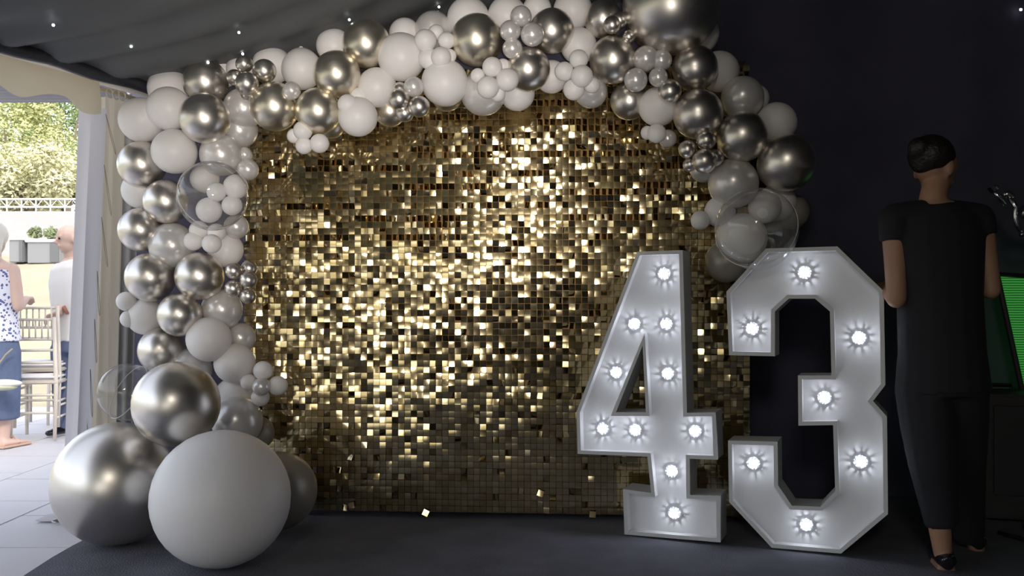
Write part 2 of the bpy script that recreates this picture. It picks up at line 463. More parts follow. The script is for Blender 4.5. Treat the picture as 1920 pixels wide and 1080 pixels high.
# steel foot plate and hook at the base of the entrance post
fp = empty('post_foot', ground(96, 972))
tag(fp, 'white folded metal foot plate with chain hook on the entrance flooring', 'foot plate')
b = bmesh.new(); box(b, (0.0, 0.0, 0.004), (0.09, 0.12, 0.008), bevel=0.002); obj('plate', b, M_curtain, fp)
b = bmesh.new()
vs_ = [b.verts.new(p) for p in ((0.045, -0.05, 0.006), (0.045, 0.06, 0.006), (0.085, 0.06, 0.06), (0.075, -0.02, 0.06))]
b.faces.new(vs_); o = obj('flange', b, M_curtain_in, fp); o.modifiers.new('t', 'SOLIDIFY').thickness = 0.004
b = bmesh.new(); tube(b, [(0.075, -.06, .045), (0.085, -.07, .03), (0.07, -.075, .018), (0.055, -.08, .012), (0.05, -.09, .006), (0.065, -.10, .006), (0.08, -.10, .006)], 0.0035, 7)
smooth(obj('hook', b, mat('dull_steel', (0.5, 0.48, 0.45), 0.4, metal=0.8), fp))

# ------------------------------------------------------------------ star lights in the lining
M_star = mat('star_light', (1, 1, 1), 0.4, emit=(0.9, 0.95, 1.0), emit_s=6)
def ray_roof(px, py):
    Y = 0.5
    while Y < 6:
        p = at(px, py, Y)
        s = roof_s(p.x, p.y)
        if s > 0 and p.z > roof_z(s) - 0.05 * math.sin(min(1, s / 1.4) * math.pi) - 0.014: return p
        Y += 0.005
    return at(px, py, 4.6)
stars = [(100, 47, 'star light nearest the top left corner of the black lining'),
         (246, 87, 'brightest star light, in the lining above the curtain rings'),
         (448, 61, 'star light in the lining above the small silver cluster'),
         (390, 117, 'star light touching the top of the upper left silver balloon'),
         (455, 101, 'star light at the tip of the small silver cluster'),
         (655, 37, 'star light at the left shoulder of the clipped champagne balloon'),
         (823, 13, 'star light above the white balloons near the arch top')]
for px, py, lb in stars:
    p = ray_roof(px, py)
    b = bmesh.new(); ball(b, (0, 0, 0), 0.0055, u=10, v=6)
    o = smooth(obj('star_light', b, M_star, None, p)); tag(o, lb, 'light', 'star lights in the lining')
b = bmesh.new(); ball(b, (0, 0, 0), 0.007, u=10, v=6)
o = smooth(obj('star_light', b, M_star, None, at(1914, 18, 4.74))); tag(o, 'lone star light on the black drape at the top right corner', 'light', 'star lights in the lining')

# ------------------------------------------------------------------ shimmer wall
WL = ground(458, 963); WY = -0.062     # left foot of the wall and its turn
wdir = Vector((math.cos(WY), math.sin(WY), 0)); wnor = Vector((math.sin(WY), -math.cos(WY), 0))
TS = 0.0300; NTC = 80; NTR = 70
wall = empty('shimmer_wall', WL, WY)
tag(wall, 'tall gold sequin shimmer wall behind the balloon arch', 'backdrop')
pb = bmesh.new(); box(pb, (0, 0, 0), (0.298, 0.008, 0.298))
pme = bpy.data.meshes.new('backing_panel'); pb.to_mesh(pme); pb.free(); pme.materials.append(M_panel)
for i in range(8):
    for j in range(8):
        z = 0.02 + 0.3 * j + 0.15
        if z + .15 > 2.13: continue
        obj('backing_panel', pme, None, wall, (0.3 * i + 0.15, 0.022, z))
b = bmesh.new()
for x in (0.03, 0.83, 1.6, 2.37): box(b, (x, 0.045, 1.08), (0.03, 0.03, 2.14))
for z in (0.05, 1.1, 2.1): box(b, (1.2, 0.045, z), (2.36, 0.026, 0.026))
obj('stand_frame', b, M_frame, wall)
tb = bmesh.new()
hs = 0.0141
# one sequin: a very slightly dished square, hung by its top edge
tv = []
for (x, z, y) in ((-hs, 0, 0), (0, 0, -.0003), (hs, 0, 0), (-hs, -hs, -.0003), (0, -hs, -.0007), (hs, -hs, -.0003), (-hs, -2 * hs, 0), (0, -2 * hs, -.0003), (hs, -2 * hs, 0)):
    tv.append(Vector((x, y, z)))
tf = ((0, 3, 4, 1), (1, 4, 5, 2), (3, 6, 7, 4), (4, 7, 8, 5))
for v in tv: tb.verts.new(v)
tb.verts.ensure_lookup_table()
for f in tf: tb.faces.new([tb.verts[i] for i in f])
tme = bpy.data.meshes.new('sequin'); tb.to_mesh(tme); tb.free(); tme.materials.append(M_gold)
for p in tme.polygons: p.use_smooth = True
trnd = random.Random(7)
panel_tilt = {(i, j): (trnd.gauss(0, 1.0), trnd.gauss(0, 1.0)) for i in range(9) for j in range(9)}
tiles = []
for c in range(NTC):
    for r_ in range(NTR):
        u = (c + .5) / NTC; v = (r_ + .5) / NTR
        n1 = noise.noise(Vector((u * 5, v * 5, 3.0))); n2 = noise.noise(Vector((u * 9, v * 14, 8.0)))
        mid = math.exp(-((v - 0.41) / 0.17) ** 2)
        sig = 1.4 + 4.2 * mid + 1.5 * max(0, n1) + 2.5 * max(0, v - 0.6)
        low = max(0, 1 - v / 0.30) * min(1, max(0, (u - 0.25) / 0.3))
        sig *= (1 - 0.8 * low)
        pt = panel_tilt[int(u * 8), int(v * 8)]
        pitch = -2.5 * mid + trnd.gauss(0, sig) + pt[0] * (1 - low * .7)
        yaw = 9.0 * min(1, max(0, (0.95 - u) / 0.4)) * (1 - low) * mid + trnd.gauss(0, sig * 0.95) + pt[1] * (1 - low * .7)
        roll = trnd.gauss(0, 0.8)
        rowflip = noise.noise(Vector((u * 3.0, r_ * 0.83, 20.0)))
        if v > 0.62 and rowflip > 0.12 and trnd.random() < 0.75:
            yaw += trnd.choice((1, 1, 1, -1)) * trnd.uniform(25, 52)
        elif trnd.random() < 0.035:
            yaw += trnd.uniform(-40, 40); pitch += trnd.uniform(-10, 12)
        elif trnd.random() < 0.16 * (1 - low): pitch += trnd.gauss(0, 17); yaw += trnd.gauss(0, 17)
        if trnd.random() < 0.004: roll += trnd.uniform(-35, 35)
        x = (c + .5) * TS; z = 0.022 + (r_ + 1) * TS - 0.001
        tiles.append((x, z, pitch, yaw, roll, v))
def tile_matrix(t):
    x, z, pitch, yaw, roll, v = t
    return (Matrix.Translation((x, -0.004 - 0.002 * trnd.random(), z)) @
            Matrix.Rotation(R(yaw), 4, 'Z') @ Matrix.Rotation(R(pitch), 4, 'X') @ Matrix.Rotation(R(roll), 4, 'Y'))
def tile_score(t):
    p = WL + wdir * t[0]; 
    if not (-0.55 < p.x < 0.30): return 99
    return (Vector((p.x, p.y, t[1])) - Vector((0, 0, H))).length
order = sorted(range(len(tiles)), key=lambda i: tile_score(tiles[i]))
single = set(order[:300])
sb = bmesh.new()
for i, t in enumerate(tiles):
    mtx = tile_matrix(t)
    if i in single:
        o = obj('sequin', tme, None, wall); o.matrix_local = mtx
    else:
        q = [sb.verts.new(mtx @ v) for v in tv]
        for f in tf: sb.faces.new([q[k] for k in f]).smooth = True
rest = obj('sequin_field', sb, M_gold, wall); rest['kind'] = 'stuff'
# a few sequins that have dropped half off the lowest row
for px, py, rr in ((796, 970, 25), (655, 961, 80), (1015, 929, 20), (1112, 967, 5)):
    o = obj('sequin', tme, None, wall)
    p = at(px, py - 6, 4.22); lp = Matrix.Rotation(-WY, 4, 'Z') @ (p - WL)
    o.matrix_local = Matrix.Translation((lp.x, -0.02, max(0.034, lp.z))) @ Matrix.Rotation(R(-9), 4, 'X') @ Matrix.Rotation(R(rr), 4, 'Y')

# ------------------------------------------------------------------ balloons
def balloon_mesh(name, m, n=36):
    b = bmesh.new(); prof = []
    for k in range(23):
        ph = math.pi * 0.955 * k / 22
        c, s_ = math.cos(ph), math.sin(ph)
        if c >= 0: prof.append((s_, c))
        else: prof.append((s_ * (1 - 0.10 * (-c) ** 1.5), c * 1.10))
    prof += [(0.075, -1.16), (0.06, -1.20), (0.10, -1.23), (0.11, -1.25), (0.07, -1.28), (0.0, -1.28)]
    prof[0] = (0.0, 1.0)
    lathe(b, prof, n)
    bmesh.ops.recalc_face_normals(b, faces=b.faces)
    me = bpy.data.meshes.new(name); b.to_mesh(me); b.free(); me.materials.append(m)
    for p in me.polygons: p.use_smooth = True
    return me
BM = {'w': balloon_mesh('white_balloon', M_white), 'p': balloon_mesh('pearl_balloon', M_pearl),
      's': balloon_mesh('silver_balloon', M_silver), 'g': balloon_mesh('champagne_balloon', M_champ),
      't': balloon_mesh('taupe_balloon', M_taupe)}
BNAME = {'w': 'white_balloon', 'p': 'pearl_balloon', 's': 'silver_balloon', 'g': 'champagne_balloon', 't': 'taupe_balloon'}
GROUP = 'balloons of the arch'
# px, py, radius px, kind, layer (0 back .. 4 front), label
B = [
 # --- left leg, foot
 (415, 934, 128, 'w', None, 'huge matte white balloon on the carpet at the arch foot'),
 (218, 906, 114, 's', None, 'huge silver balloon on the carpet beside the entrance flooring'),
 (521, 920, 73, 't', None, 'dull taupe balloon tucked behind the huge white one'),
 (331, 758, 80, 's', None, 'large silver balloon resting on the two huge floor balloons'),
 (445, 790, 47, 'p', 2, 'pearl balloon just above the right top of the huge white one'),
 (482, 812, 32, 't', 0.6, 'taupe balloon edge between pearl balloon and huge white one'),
 (440, 745, 38, 'w', 1, 'white balloon right of the large resting silver balloon'),
 (356, 693, 40, 'p', 1.6, 'pearl balloon peeking over the large resting silver balloon'),
 (440, 681, 38, 'w', 2.2, 'white balloon left of the four small white ones by the sequins'),
 (392, 636, 42, 'w', 3, 'white balloon below the lowest medium silver balloon pair'),
 (451, 633, 28, 'p', 1, 'pearl balloon half hidden right of a white one, by the sequins'),
 (303, 657, 43, 's', 2, 'lowest medium silver balloon, above the clear bubble'),
 (493, 695, 18, 'w', 2.6, 'small white balloon, topmost of the cluster beside the large resting silver'),
 (521, 723, 18.5, 'w', 2.4, 'small white balloon, rightmost of the cluster over the sequins'),
 (490, 725, 17, 'p', 3, 'small pearl balloon, middle of the lower left cluster over the sequins'),
 (466, 716, 15, 'w', 2.6, 'small white balloon, leftmost of the lower left cluster'),
 (488, 745, 17, 'w', 2, 'small white balloon, lowest of the lower left cluster'),
 # --- left leg, middle
 (236.6, 565, 18, 'w', 2.2, 'small white balloon jutting left, upper of two beside the curtain'),
 (241.6, 598, 16, 'w', 2.2, 'small white balloon jutting left, lower of two beside the curtain'),
 (273, 594, 34, 'w', 1.6, 'white balloon behind two small ones beside the curtain'),
 (337, 590, 41, 's', 3.2, 'silver balloon below and between two silver ones, mid left leg'),
 (416, 580, 38, 'p', 1.8, 'pearl balloon right of the central low silver one, left leg'),
 (282, 520, 46, 's', 2.6, 'silver balloon left of its twin, mid left leg by the curtain'),
 (374, 518, 45, 's', 3, 'silver balloon right of its twin, mid left leg'),
 (438, 508, 16, 's', 3.4, 'small silver balloon, upper left of the five in left leg cluster'),
 (466, 525, 16, 's', 3.6, 'small silver balloon, central right of the five in left leg cluster'),
 (437, 541, 16, 's', 3.4, 'small silver balloon, lower left of the five in left leg cluster'),
 (465, 555, 15, 's', 3.2, 'small silver balloon, lowest of the five in left leg cluster'),
 (467, 503, 15, 's', 2.8, 'small silver balloon, topmost right of the five in left leg cluster'),
 (323, 460, 43, 'p', 2.2, 'pearl balloon above the silver twins of the left leg'),
 (423, 468, 33, 'w', 1.4, 'white balloon behind the small white cluster under the clear bubble'),
 (397, 457, 18, 'w', 3.6, 'small white balloon, front one of the cluster under the clear bubble'),
 (363, 452, 18, 'w', 3, 'small white balloon, leftmost of the cluster under the clear bubble'),
 (373, 432, 18, 'w', 2.8, 'small white balloon, upper left of the cluster under the clear bubble'),
 (406, 436, 17, 'w', 2.8, 'small white balloon, upper right of the cluster under the clear bubble'),
 (443, 425, 23, 'p', 2, 'pearl balloon under the right rim of the left clear bubble'),
 (264, 431, 41, 's', 2.4, 'silver balloon on the outer edge, third down the left leg'),
 (311, 378, 41, 's', 2.8, 'silver balloon left of the clear bubble holding small balloons'),
 (263, 357, 34, 'w', 1.2, 'white balloon between two outer silver ones, left leg'),
 (266, 309, 44, 's', 2.2, 'uppermost silver balloon on the outer edge of the left leg'),
 (384, 335, 27, 'w', 1.6, 'white balloon behind the top of the left clear bubble'),
 (465, 318, 20, 'p', 2.6, 'small pearl balloon against the sequins right of the left bubble'),
 (459, 290, 14, 'p', 2, 'tiny pearl balloon above the one against the sequins'),
 # --- left shoulder
 (327, 284, 42, 'w', 3, 'white balloon left of a pearl one, above the left clear bubble'),
 (415, 290, 40, 'p', 2.4, 'pearl balloon directly above the left clear bubble'),
 (266, 225, 42, 'w', 2.2, 'white balloon nearest the curtain rings'),
 (317, 204, 41, 'w', 2.8, 'white balloon left of the front shoulder silver balloon'),
 (317, 166, 39, 'w', 1.2, 'white balloon pressed under the lining at the left corner'),
 (385.5, 154, 42, 's', 2.2, 'silver balloon behind and above the front shoulder silver balloon'),
 (384, 222, 47, 's', 3.8, 'front silver balloon of the left shoulder, surrounded by white ones'),
 (457, 203, 38, 'p', 1.8, 'pearl balloon right of the front shoulder silver balloon'),
 (449, 244, 34, 'p', 1.2, 'pearl balloon low behind, at the left corner of the sequins'),
 (418, 134, 30, 'w', 0.6, 'white balloon sliver between shoulder silver and small silver cluster'),
 (452, 131, 28, 'w', 1, 'white balloon behind the small silver cluster'),
 (458, 120, 16, 's', 3.2, 'small silver balloon, topmost of the left shoulder cluster'),
 (496, 133, 22, 's', 3.2, 'small silver balloon, rightmost of the left shoulder cluster'),
 (463, 157, 22, 's', 3.8, 'small silver balloon, front one of the left shoulder cluster'),
 (440, 145, 15, 's', 3, 'small silver balloon, leftmost of the left shoulder cluster'),
 (464, 176, 13, 's', 3.4, 'small silver balloon, lowest of the left shoulder cluster'),
 (510, 122, 36, 'w', 1, 'white balloon right of the small silver cluster, under the lining'),
 (566, 130, 38, 'w', 1.6, 'tall white balloon left of the upper champagne pair'),
 (515, 200, 46, 'g', 2.8, 'leftmost champagne balloon, with a small pearl one on its rim'),
 (547, 170, 17, 'p', 3.6, 'small pearl balloon on the rim between two champagne balloons'),
 (597, 208, 43, 'g', 3, 'champagne balloon above four small white ones'),
 (620, 234, 26, 'g', 1.4, 'olive champagne sliver low behind the champagne balloon'),
 (568, 245, 18, 'w', 3.2, 'small white balloon, upper one of the cluster hanging over the sequins'),
 (570, 273, 16, 'w', 3, 'small white balloon, lowest of the cluster hanging over the sequins'),
 (599, 269, 18, 'w', 3.2, 'small white balloon, right one of the cluster hanging over the sequins'),
 (552, 255, 14, 'w', 2.6, 'small white balloon, left one of the cluster hanging over the sequins'),
 (632, 139, 44, 'g', 3, 'champagne balloon below and left of the ceiling-high champagne one'),
 (626, 86, 33, 'w', 1.2, 'white balloon left of the ceiling-high champagne balloon'),
 (687, 82, 45, 'g', 2.4, 'champagne balloon pressed flat against the black lining'),
 # --- top, left half
 (759, 64, 30, 'w', 1, 'white balloon under the lining above the big white one'),
 (813, 57, 36, 'p', 1.2, 'pearl balloon behind the upper small white cluster'),
 (753, 107, 45, 'w', 2.4, 'big white balloon in front, middle of the arch left half'),
 (798, 76, 21, 'w', 3.4, 'small white balloon, left one of the upper cluster near the arch middle'),
 (837, 76, 16, 'w', 3.4, 'small white balloon, right one of the upper cluster near the arch middle'),
 (818, 61, 15, 'w', 3, 'small white balloon, top one of the upper cluster near the arch middle'),
 (827, 107, 19, 'w', 3.8, 'small white balloon, front one of the upper cluster near the arch middle'),
 (804, 110, 20, 'w', 3.2, 'small white balloon, lower left of the upper cluster near the arch middle'),
 (843, 105, 13, 'w', 3.2, 'small white balloon, lower right of the upper cluster near the arch middle'),
 (707, 164, 37, 'w', 2.2, 'white balloon above left of the four small silver ones'),
 (834, 155, 44, 'w', 2.8, 'big white balloon right of the four small silver ones'),
 (671, 219, 37, 'w', 3, 'white balloon with a lamp glint, hanging low over the sequins'),
 (652, 196, 19, 'w', 3.6, 'small white balloon on the upper left rim of the glinting white one'),
 (673, 181, 17, 'w', 2.6, 'small white balloon behind the top of the glinting white one'),
 (731, 208, 30, 'g', 1.2, 'olive champagne balloon low behind the four small silver ones'),
 (749, 186, 20, 's', 3.8, 'small silver balloon, left one of the four over the sequins'),
 (776, 163, 19, 'p', 3.6, 'small beige pearl balloon on top of the small silver group'),
 (786, 200, 20, 's', 3.8, 'small silver balloon, right one of the four over the sequins'),
 (759, 212, 17, 's', 3.4, 'small silver balloon, lowest of the four over the sequins'),
 (750, 168, 14, 's', 3, 'small silver balloon, hidden top left of the four over the sequins'),
 (838, 180, 29, 'g', 1.2, 'champagne balloon showing below the big white one'),
 (878, 35, 40, 'w', 1.4, 'white balloon above the dark champagne balloon at the arch top'),
 (894, 75, 49, 'g', 2.8, 'largest champagne balloon at the middle of the arch top'),
 # --- top, right half
 (923, 126, 19, 'w', 3.8, 'small white balloon, top one of the middle cluster'),
 (951, 150, 21.5, 'w', 3.8, 'small white balloon, right one of the middle cluster'),
 (915, 164, 21, 'w', 4, 'small white balloon, front lower one of the middle cluster'),
 (896, 142, 14, 'w', 3.4, 'small white balloon, left one of the middle cluster'),
 (943, 124, 14, 'w', 3.2, 'small white balloon, upper right hidden one of the middle cluster'),
 (933, 176, 15, 'w', 3.4, 'small white balloon, lowest of the middle cluster'),
 (906, 174, 43, 'p', 1.8, 'pearl balloon behind the middle small white cluster'),
 (970, 175, 33, 'w', 1.2, 'white balloon below the central silver one, over the sequins'),
 (951, 30, 37, 'w', 1.2, 'white balloon behind the small pearl cluster at the top edge'),
 (977, 31, 20, 'p', 3.6, 'small pearl balloon, top one of the upper pearl cluster'),
 (957, 58, 20, 'p', 3.8, 'small pearl balloon, left one of the upper pearl cluster'),
 (998, 65, 22, 'p', 3.8, 'small pearl balloon, right one of the upper pearl cluster'),
 (961, 91, 19, 'p', 3.6, 'small pearl balloon, lowest of the upper pearl cluster'),
 (1007, 17, 27, 'w', 1, 'white balloon at the top edge between pearl cluster and silver'),
 (1035, 58, 42, 's', 2.4, 'silver balloon right of the upper pearl cluster'),
 (990, 130, 42, 's', 2.8, 'silver balloon below the upper pearl cluster'),
 (1034, 144, 31, 'w', 1.4, 'white balloon right of the lower central silver balloon'),
 (1085, 86, 34, 'w', 1.6, 'white balloon above the five small white ones on the right half'),
 (1074, 20, 37, 'w', 1, 'white balloon at the top edge right of the central silver balloons'),
 (1085, 111, 18, 'w', 3.4, 'small white balloon, top one of the right half cluster'),
 (1058, 134, 18, 'w', 3.4, 'small white balloon, left one of the right half cluster'),
 (1091, 143, 21, 'w', 3.8, 'small white balloon, front one of the right half cluster'),
 (1110, 160, 15, 'w', 3.4, 'small white balloon, right one of the right half cluster'),
 (1076, 168, 20, 'w', 3.2, 'small white balloon, lowest of the right half cluster'),
 (1108, 172, 31, 'p', 1.6, 'pearl balloon behind the right half small white cluster'),
 (1131, 36, 36, 's', 2, 'silver balloon left of the giant silver one, at the top edge'),
 (1148, 47, 17, 's', 3.4, 'small dark silver balloon, left one beside the giant silver balloon'),
 (1162, 38, 16, 's', 3.2, 'small dark silver balloon, right one beside the giant silver balloon'),
 (1179, 69, 13, 's', 3.2, 'small dark silver balloon, lowest beside the giant silver balloon'),
 (1150, 112, 45, 's', 2.6, 'silver balloon below the three small dark silver ones'),
 (1259, 10, 92, 's', 3.0, 'giant silver balloon cut by the top edge of the picture'),
 (1312, 64, 36, 'w', 1.4, 'white balloon sliver right of the giant silver balloon'),
 (1211, 110, 24, 'p', 3.2, 'small pearl balloon, upper left of the cluster under the giant silver'),
 (1240, 113, 20, 'p', 3.2, 'small pearl balloon, upper right of the cluster under the giant silver'),
 (1192, 150, 22, 'p', 3.6, 'small pearl balloon, lower left of the cluster under the giant silver'),
 (1234, 145, 18, 'p', 3.6, 'small pearl balloon, lower right of the cluster under the giant silver'),
 # --- right shoulder and leg
 (1303, 128, 43, 's', 2.8, 'silver balloon touching the underside of the giant silver one'),
 (1348, 134, 38, 'w', 1.4, 'white balloon against the black drape, uppermost on the right shoulder'),
 (1256, 171, 22, 's', 3.6, 'small brownish silver balloon between pearl cluster and right shoulder'),
 (1180, 189, 36, 's', 1.6, 'silver balloon low behind the pearl cluster, over the sequins'),
 (1234, 200, 37, 'w', 2.2, 'white balloon below the small brownish silver one'),
 (1231, 250, 18, 'w', 2.8, 'small white balloon, front one under the right shoulder white'),
 (1214, 249, 13, 'w', 2.4, 'small white balloon, left one under the right shoulder white'),
 (1252, 260, 17, 'p', 2.2, 'small pearl balloon, right one under the right shoulder white'),
 (1309, 214, 47, 's', 3, 'silver balloon left of the right shoulder pearl'),
 (1392, 183, 40, 'p', 2.2, 'pearl balloon on the right shoulder with a lamp glint'),
 (1414, 186, 28, 'w', 1.2, 'white balloon edge behind the right shoulder pearl'),
 (1455, 231, 39, 'w', 1.8, 'white balloon against the black drape, right of the shoulder silver'),
 (1392, 256, 48, 's', 3, 'dark silver balloon in the middle of the right shoulder'),
 (1475, 305, 54, 's', 3, 'rightmost silver balloon of the arch, oval, against the black drape'),
 (1324, 263, 18.5, 's', 3.6, 'small silver balloon, top one of the right leg cluster'),
 (1289, 280, 17, 's', 3.4, 'small silver balloon, left one of the right leg cluster'),
 (1321, 302, 23, 's', 3.8, 'small silver balloon, largest of the right leg cluster'),
 (1341, 296, 16, 's', 3.4, 'small silver balloon, right one of the right leg cluster'),
 (1293, 309, 13, 's', 3.2, 'small silver balloon, tiny lowest left of the right leg cluster'),
 (1318, 318, 24, 'p', 2, 'pearl balloon edge beneath the right leg small silver cluster'),
 (1375, 344, 47, 'p', 2.4, 'pearl balloon above the right clear bubble'),
 (1457, 380, 36, 'w', 1.4, 'white balloon behind the upper right rim of the right bubble'),
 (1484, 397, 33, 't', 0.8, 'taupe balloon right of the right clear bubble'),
 (1350, 397, 29, 'w', 2, 'white balloon behind the left rim of the right bubble'),
 (1313, 413, 18, 'w', 2.2, 'small white balloon jutting left of the right bubble over the sequins'),
 (1390, 447, 48, 'w', 1.8, 'white balloon seen through the right clear bubble, lower left'),
 (1434, 388, 31, 'w', 2.2, 'white balloon seen through the right clear bubble, top'),
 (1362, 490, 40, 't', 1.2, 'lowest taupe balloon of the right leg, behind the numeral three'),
 # --- inside the left bubble
 (406, 360, 18, 'w', 3.9, 'small white balloon inside the left clear bubble, middle'),
 (442, 350, 23, 'w', 3.5, 'small white balloon inside the left clear bubble, upper right'),
 (435, 385, 19, 'w', 3.6, 'small white balloon inside the left clear bubble, right'),
 (392, 394, 24, 'w', 3.5, 'small white balloon inside the left clear bubble, lower'),
]
SPECIAL = {(415, 934): 3.50, (218, 906): 3.83, (521, 920): 4.03, (331, 758): 3.72}
AXIS = {(218, 906): Vector((-0.72, -0.45, 0.45)), (1475, 305): Vector((0.45, -0.8, 0.35)), (331, 758): Vector((0.1, -0.9, 0.35)),
        (415, 934): Vector((0.05, -0.95, -0.1)), (566, 130): Vector((0.1, -0.3, -0.9)), (1321, 302): Vector((-0.5, -0.8, -0.2))}
brnd = random.Random(5)
def wall_y(x): return WL.y + math.tan(WY) * (x - WL.x)
for px, py, r, kind, layer, lb in B:
    if layer is None: Y = SPECIAL[px, py]
    else:
        x0 = (px - 960) / F * 4.1
        base = wall_y(x0) - 0.14
        Y = base - 0.075 * layer
        rm = r * Y / F
        if -1.35 < x0 < 1.05: Y = min(Y, wall_y(x0) - rm * 1.12 - 0.02)
    p = at(px, py, Y)
    ray = Vector((p.x, p.y, p.z - H)); dist = ray.length
    rm = dist * math.sin(math.atan(r / math.hypot(F, px - 960, py - HY))) * 1.0
    ax = AXIS.get((px, py))
    if ax is None:
        ax = Vector((brnd.uniform(-.4, .4), -1, brnd.uniform(-.35, .35)))
    o = obj(BNAME[kind], BM[kind], None, None, p)
    o.rotation_euler = ax.to_track_quat('Z', 'Y').to_euler()
    o.scale = (rm, rm, rm)
    tag(o, lb, 'balloon', GROUP)

# clear bubbles: film, a rim seam, a gathered neck
def bubble(px, py, r, Y, label, seam_axis):
    p = at(px, py, Y); rm = r * Y / F
    root = empty('clear_bubble_balloon', p); tag(root, label, 'balloon', 'clear bubble balloons')
    b = bmesh.new(); prof = [(0, 1.0)]
    for k in range(1, 28):
        ph = math.pi * 0.97 * k / 27
        prof.append((math.sin(ph), math.cos(ph) * (1 if ph < math.pi / 2 else 1.04)))
    lathe(b, [(q[0] * rm, q[1] * rm) for q in prof], 48)
    f = smooth(obj('film', b, M_clear, root)); f.rotation_euler = Vector(seam_axis).to_track_quat('Z', 'Y').to_euler()
    b = bmesh.new(); P = [(rm * 1.003 * math.cos(a), rm * 1.003 * math.sin(a), 0) for a in [2 * math.pi * k / 64 for k in range(65)]]
    tube(b, P, (0.0013), 6, caps=False)
    s_ = smooth(obj('seam', b, M_seam, root)); s_.rotation_euler = f.rotation_euler
    b = bmesh.new()
    lathe(b, [(rm * .22, -rm * 1.005), (rm * .10, -rm * 1.05), (rm * .05, -rm * 1.10), (rm * .08, -rm * 1.14), (0, -rm * 1.14)], 14)
    k_ = smooth(obj('neck', b, M_clear, root)); k_.rotation_euler = f.rotation_euler
    return root
bubble(399, 367, 65, 3.86, 'clear bubble balloon holding small white balloons, left leg', (0.55, -0.75, 0.3))
bubble(1418, 429, 77, 3.72, 'clear bubble balloon overlapping the top of the numeral three', (-0.5, -0.8, 0.35))
bubble(240, 735, 54, 4.02, 'empty clear bubble balloon beside the curtain, left foot', (-0.6, -0.6, 0.5))

# ------------------------------------------------------------------ light-up numerals
TH = R(-23)
nu = Vector((math.cos(TH), math.sin(TH), 0)); nn_ = Vector((math.sin(TH), -math.cos(TH), 0))   # along the face, out of the face
def on_plane(px, py, P0):
    d = Vector(((px - 960) / F, 1.0, -(py - HY) / F)); o_ = Vector((0, 0, H))
    t = (P0 - o_).dot(nn_) / d.dot(nn_)
    q = o_ + d * t - P0
    return (q.dot(nu), q.z)
def inset(poly, d):
    n = len(poly); out = []
    for i in range(n):
        a = Vector(poly[i - 1]); b = Vector(poly[i]); c = Vector(poly[(i + 1) % n])
        e1 = (b - a).normalized(); e2 = (c - b).normalized()
        n1 = Vector((-e1.y, e1.x)); n2 = Vector((-e2.y, e2.x))
        k = (n1 + n2); k = k / max(0.25, k.length_squared) * 2
        out.append((b.x + k.x * d, b.y + k.y * d))
    return out
def area(poly): return 0.5 * sum(poly[i - 1][0] * poly[i][1] - poly[i][0] * poly[i - 1][1] for i in range(len(poly)))
M_bulb = mat('led_bulb', (1, 1, 1), 0.3, emit=(0.80, 0.87, 1.0), emit_s=14)
def cap_mat():
    m = mat('clear_cap_plastic', (0.85, 0.87, 0.92), 0.08, spec=0.8)
    m.node_tree.nodes['Principled BSDF'].inputs['Transmission Weight'].default_value = 0.75
    return m
M_cap = cap_mat()
def make_cap():
    b = bmesh.new()
    lathe(b, [(0.0235, 0.0), (0.0245, 0.003), (0.0225, 0.0055), (0.0195, 0.0045), (0.0195, 0.0)], 22)
    return b
def make_fins():  # fins added to throw rays that suggest the bulbs' glare
    b = bmesh.new()
    for k in range(12):
        M = Matrix.Rotation(2 * math.pi * (k + .13 * (k % 3)) / 12, 4, 'Z')
        box(b, (0.0165, 0, 0.006), (0.0050, 0.0040, 0.012), M)
    return b
bc = make_cap(); cap_me = bpy.data.meshes.new('cap_rim'); bc.to_mesh(cap_me); bc.free(); cap_me.materials.append(M_cap)
for p in cap_me.polygons: p.use_smooth = True
bc = make_fins(); fin_me = bpy.data.meshes.new('glare_fins'); bc.to_mesh(fin_me); bc.free(); fin_me.materials.append(M_cap)
bc = bmesh.new(); ball(bc, (0, 0, 0.004), 0.0095, sz=0.8, u=12, v=8); bulb_me = bpy.data.meshes.new('bulb'); bc.to_mesh(bulb_me); bc.free(); bulb_me.materials.append(M_bulb)
led_d = bpy.data.lights.new('numeral_led', 'POINT'); led_d.energy = 0.25; led_d.color = (0.84, 0.88, 1.0); led_d.shadow_soft_size = 0.004

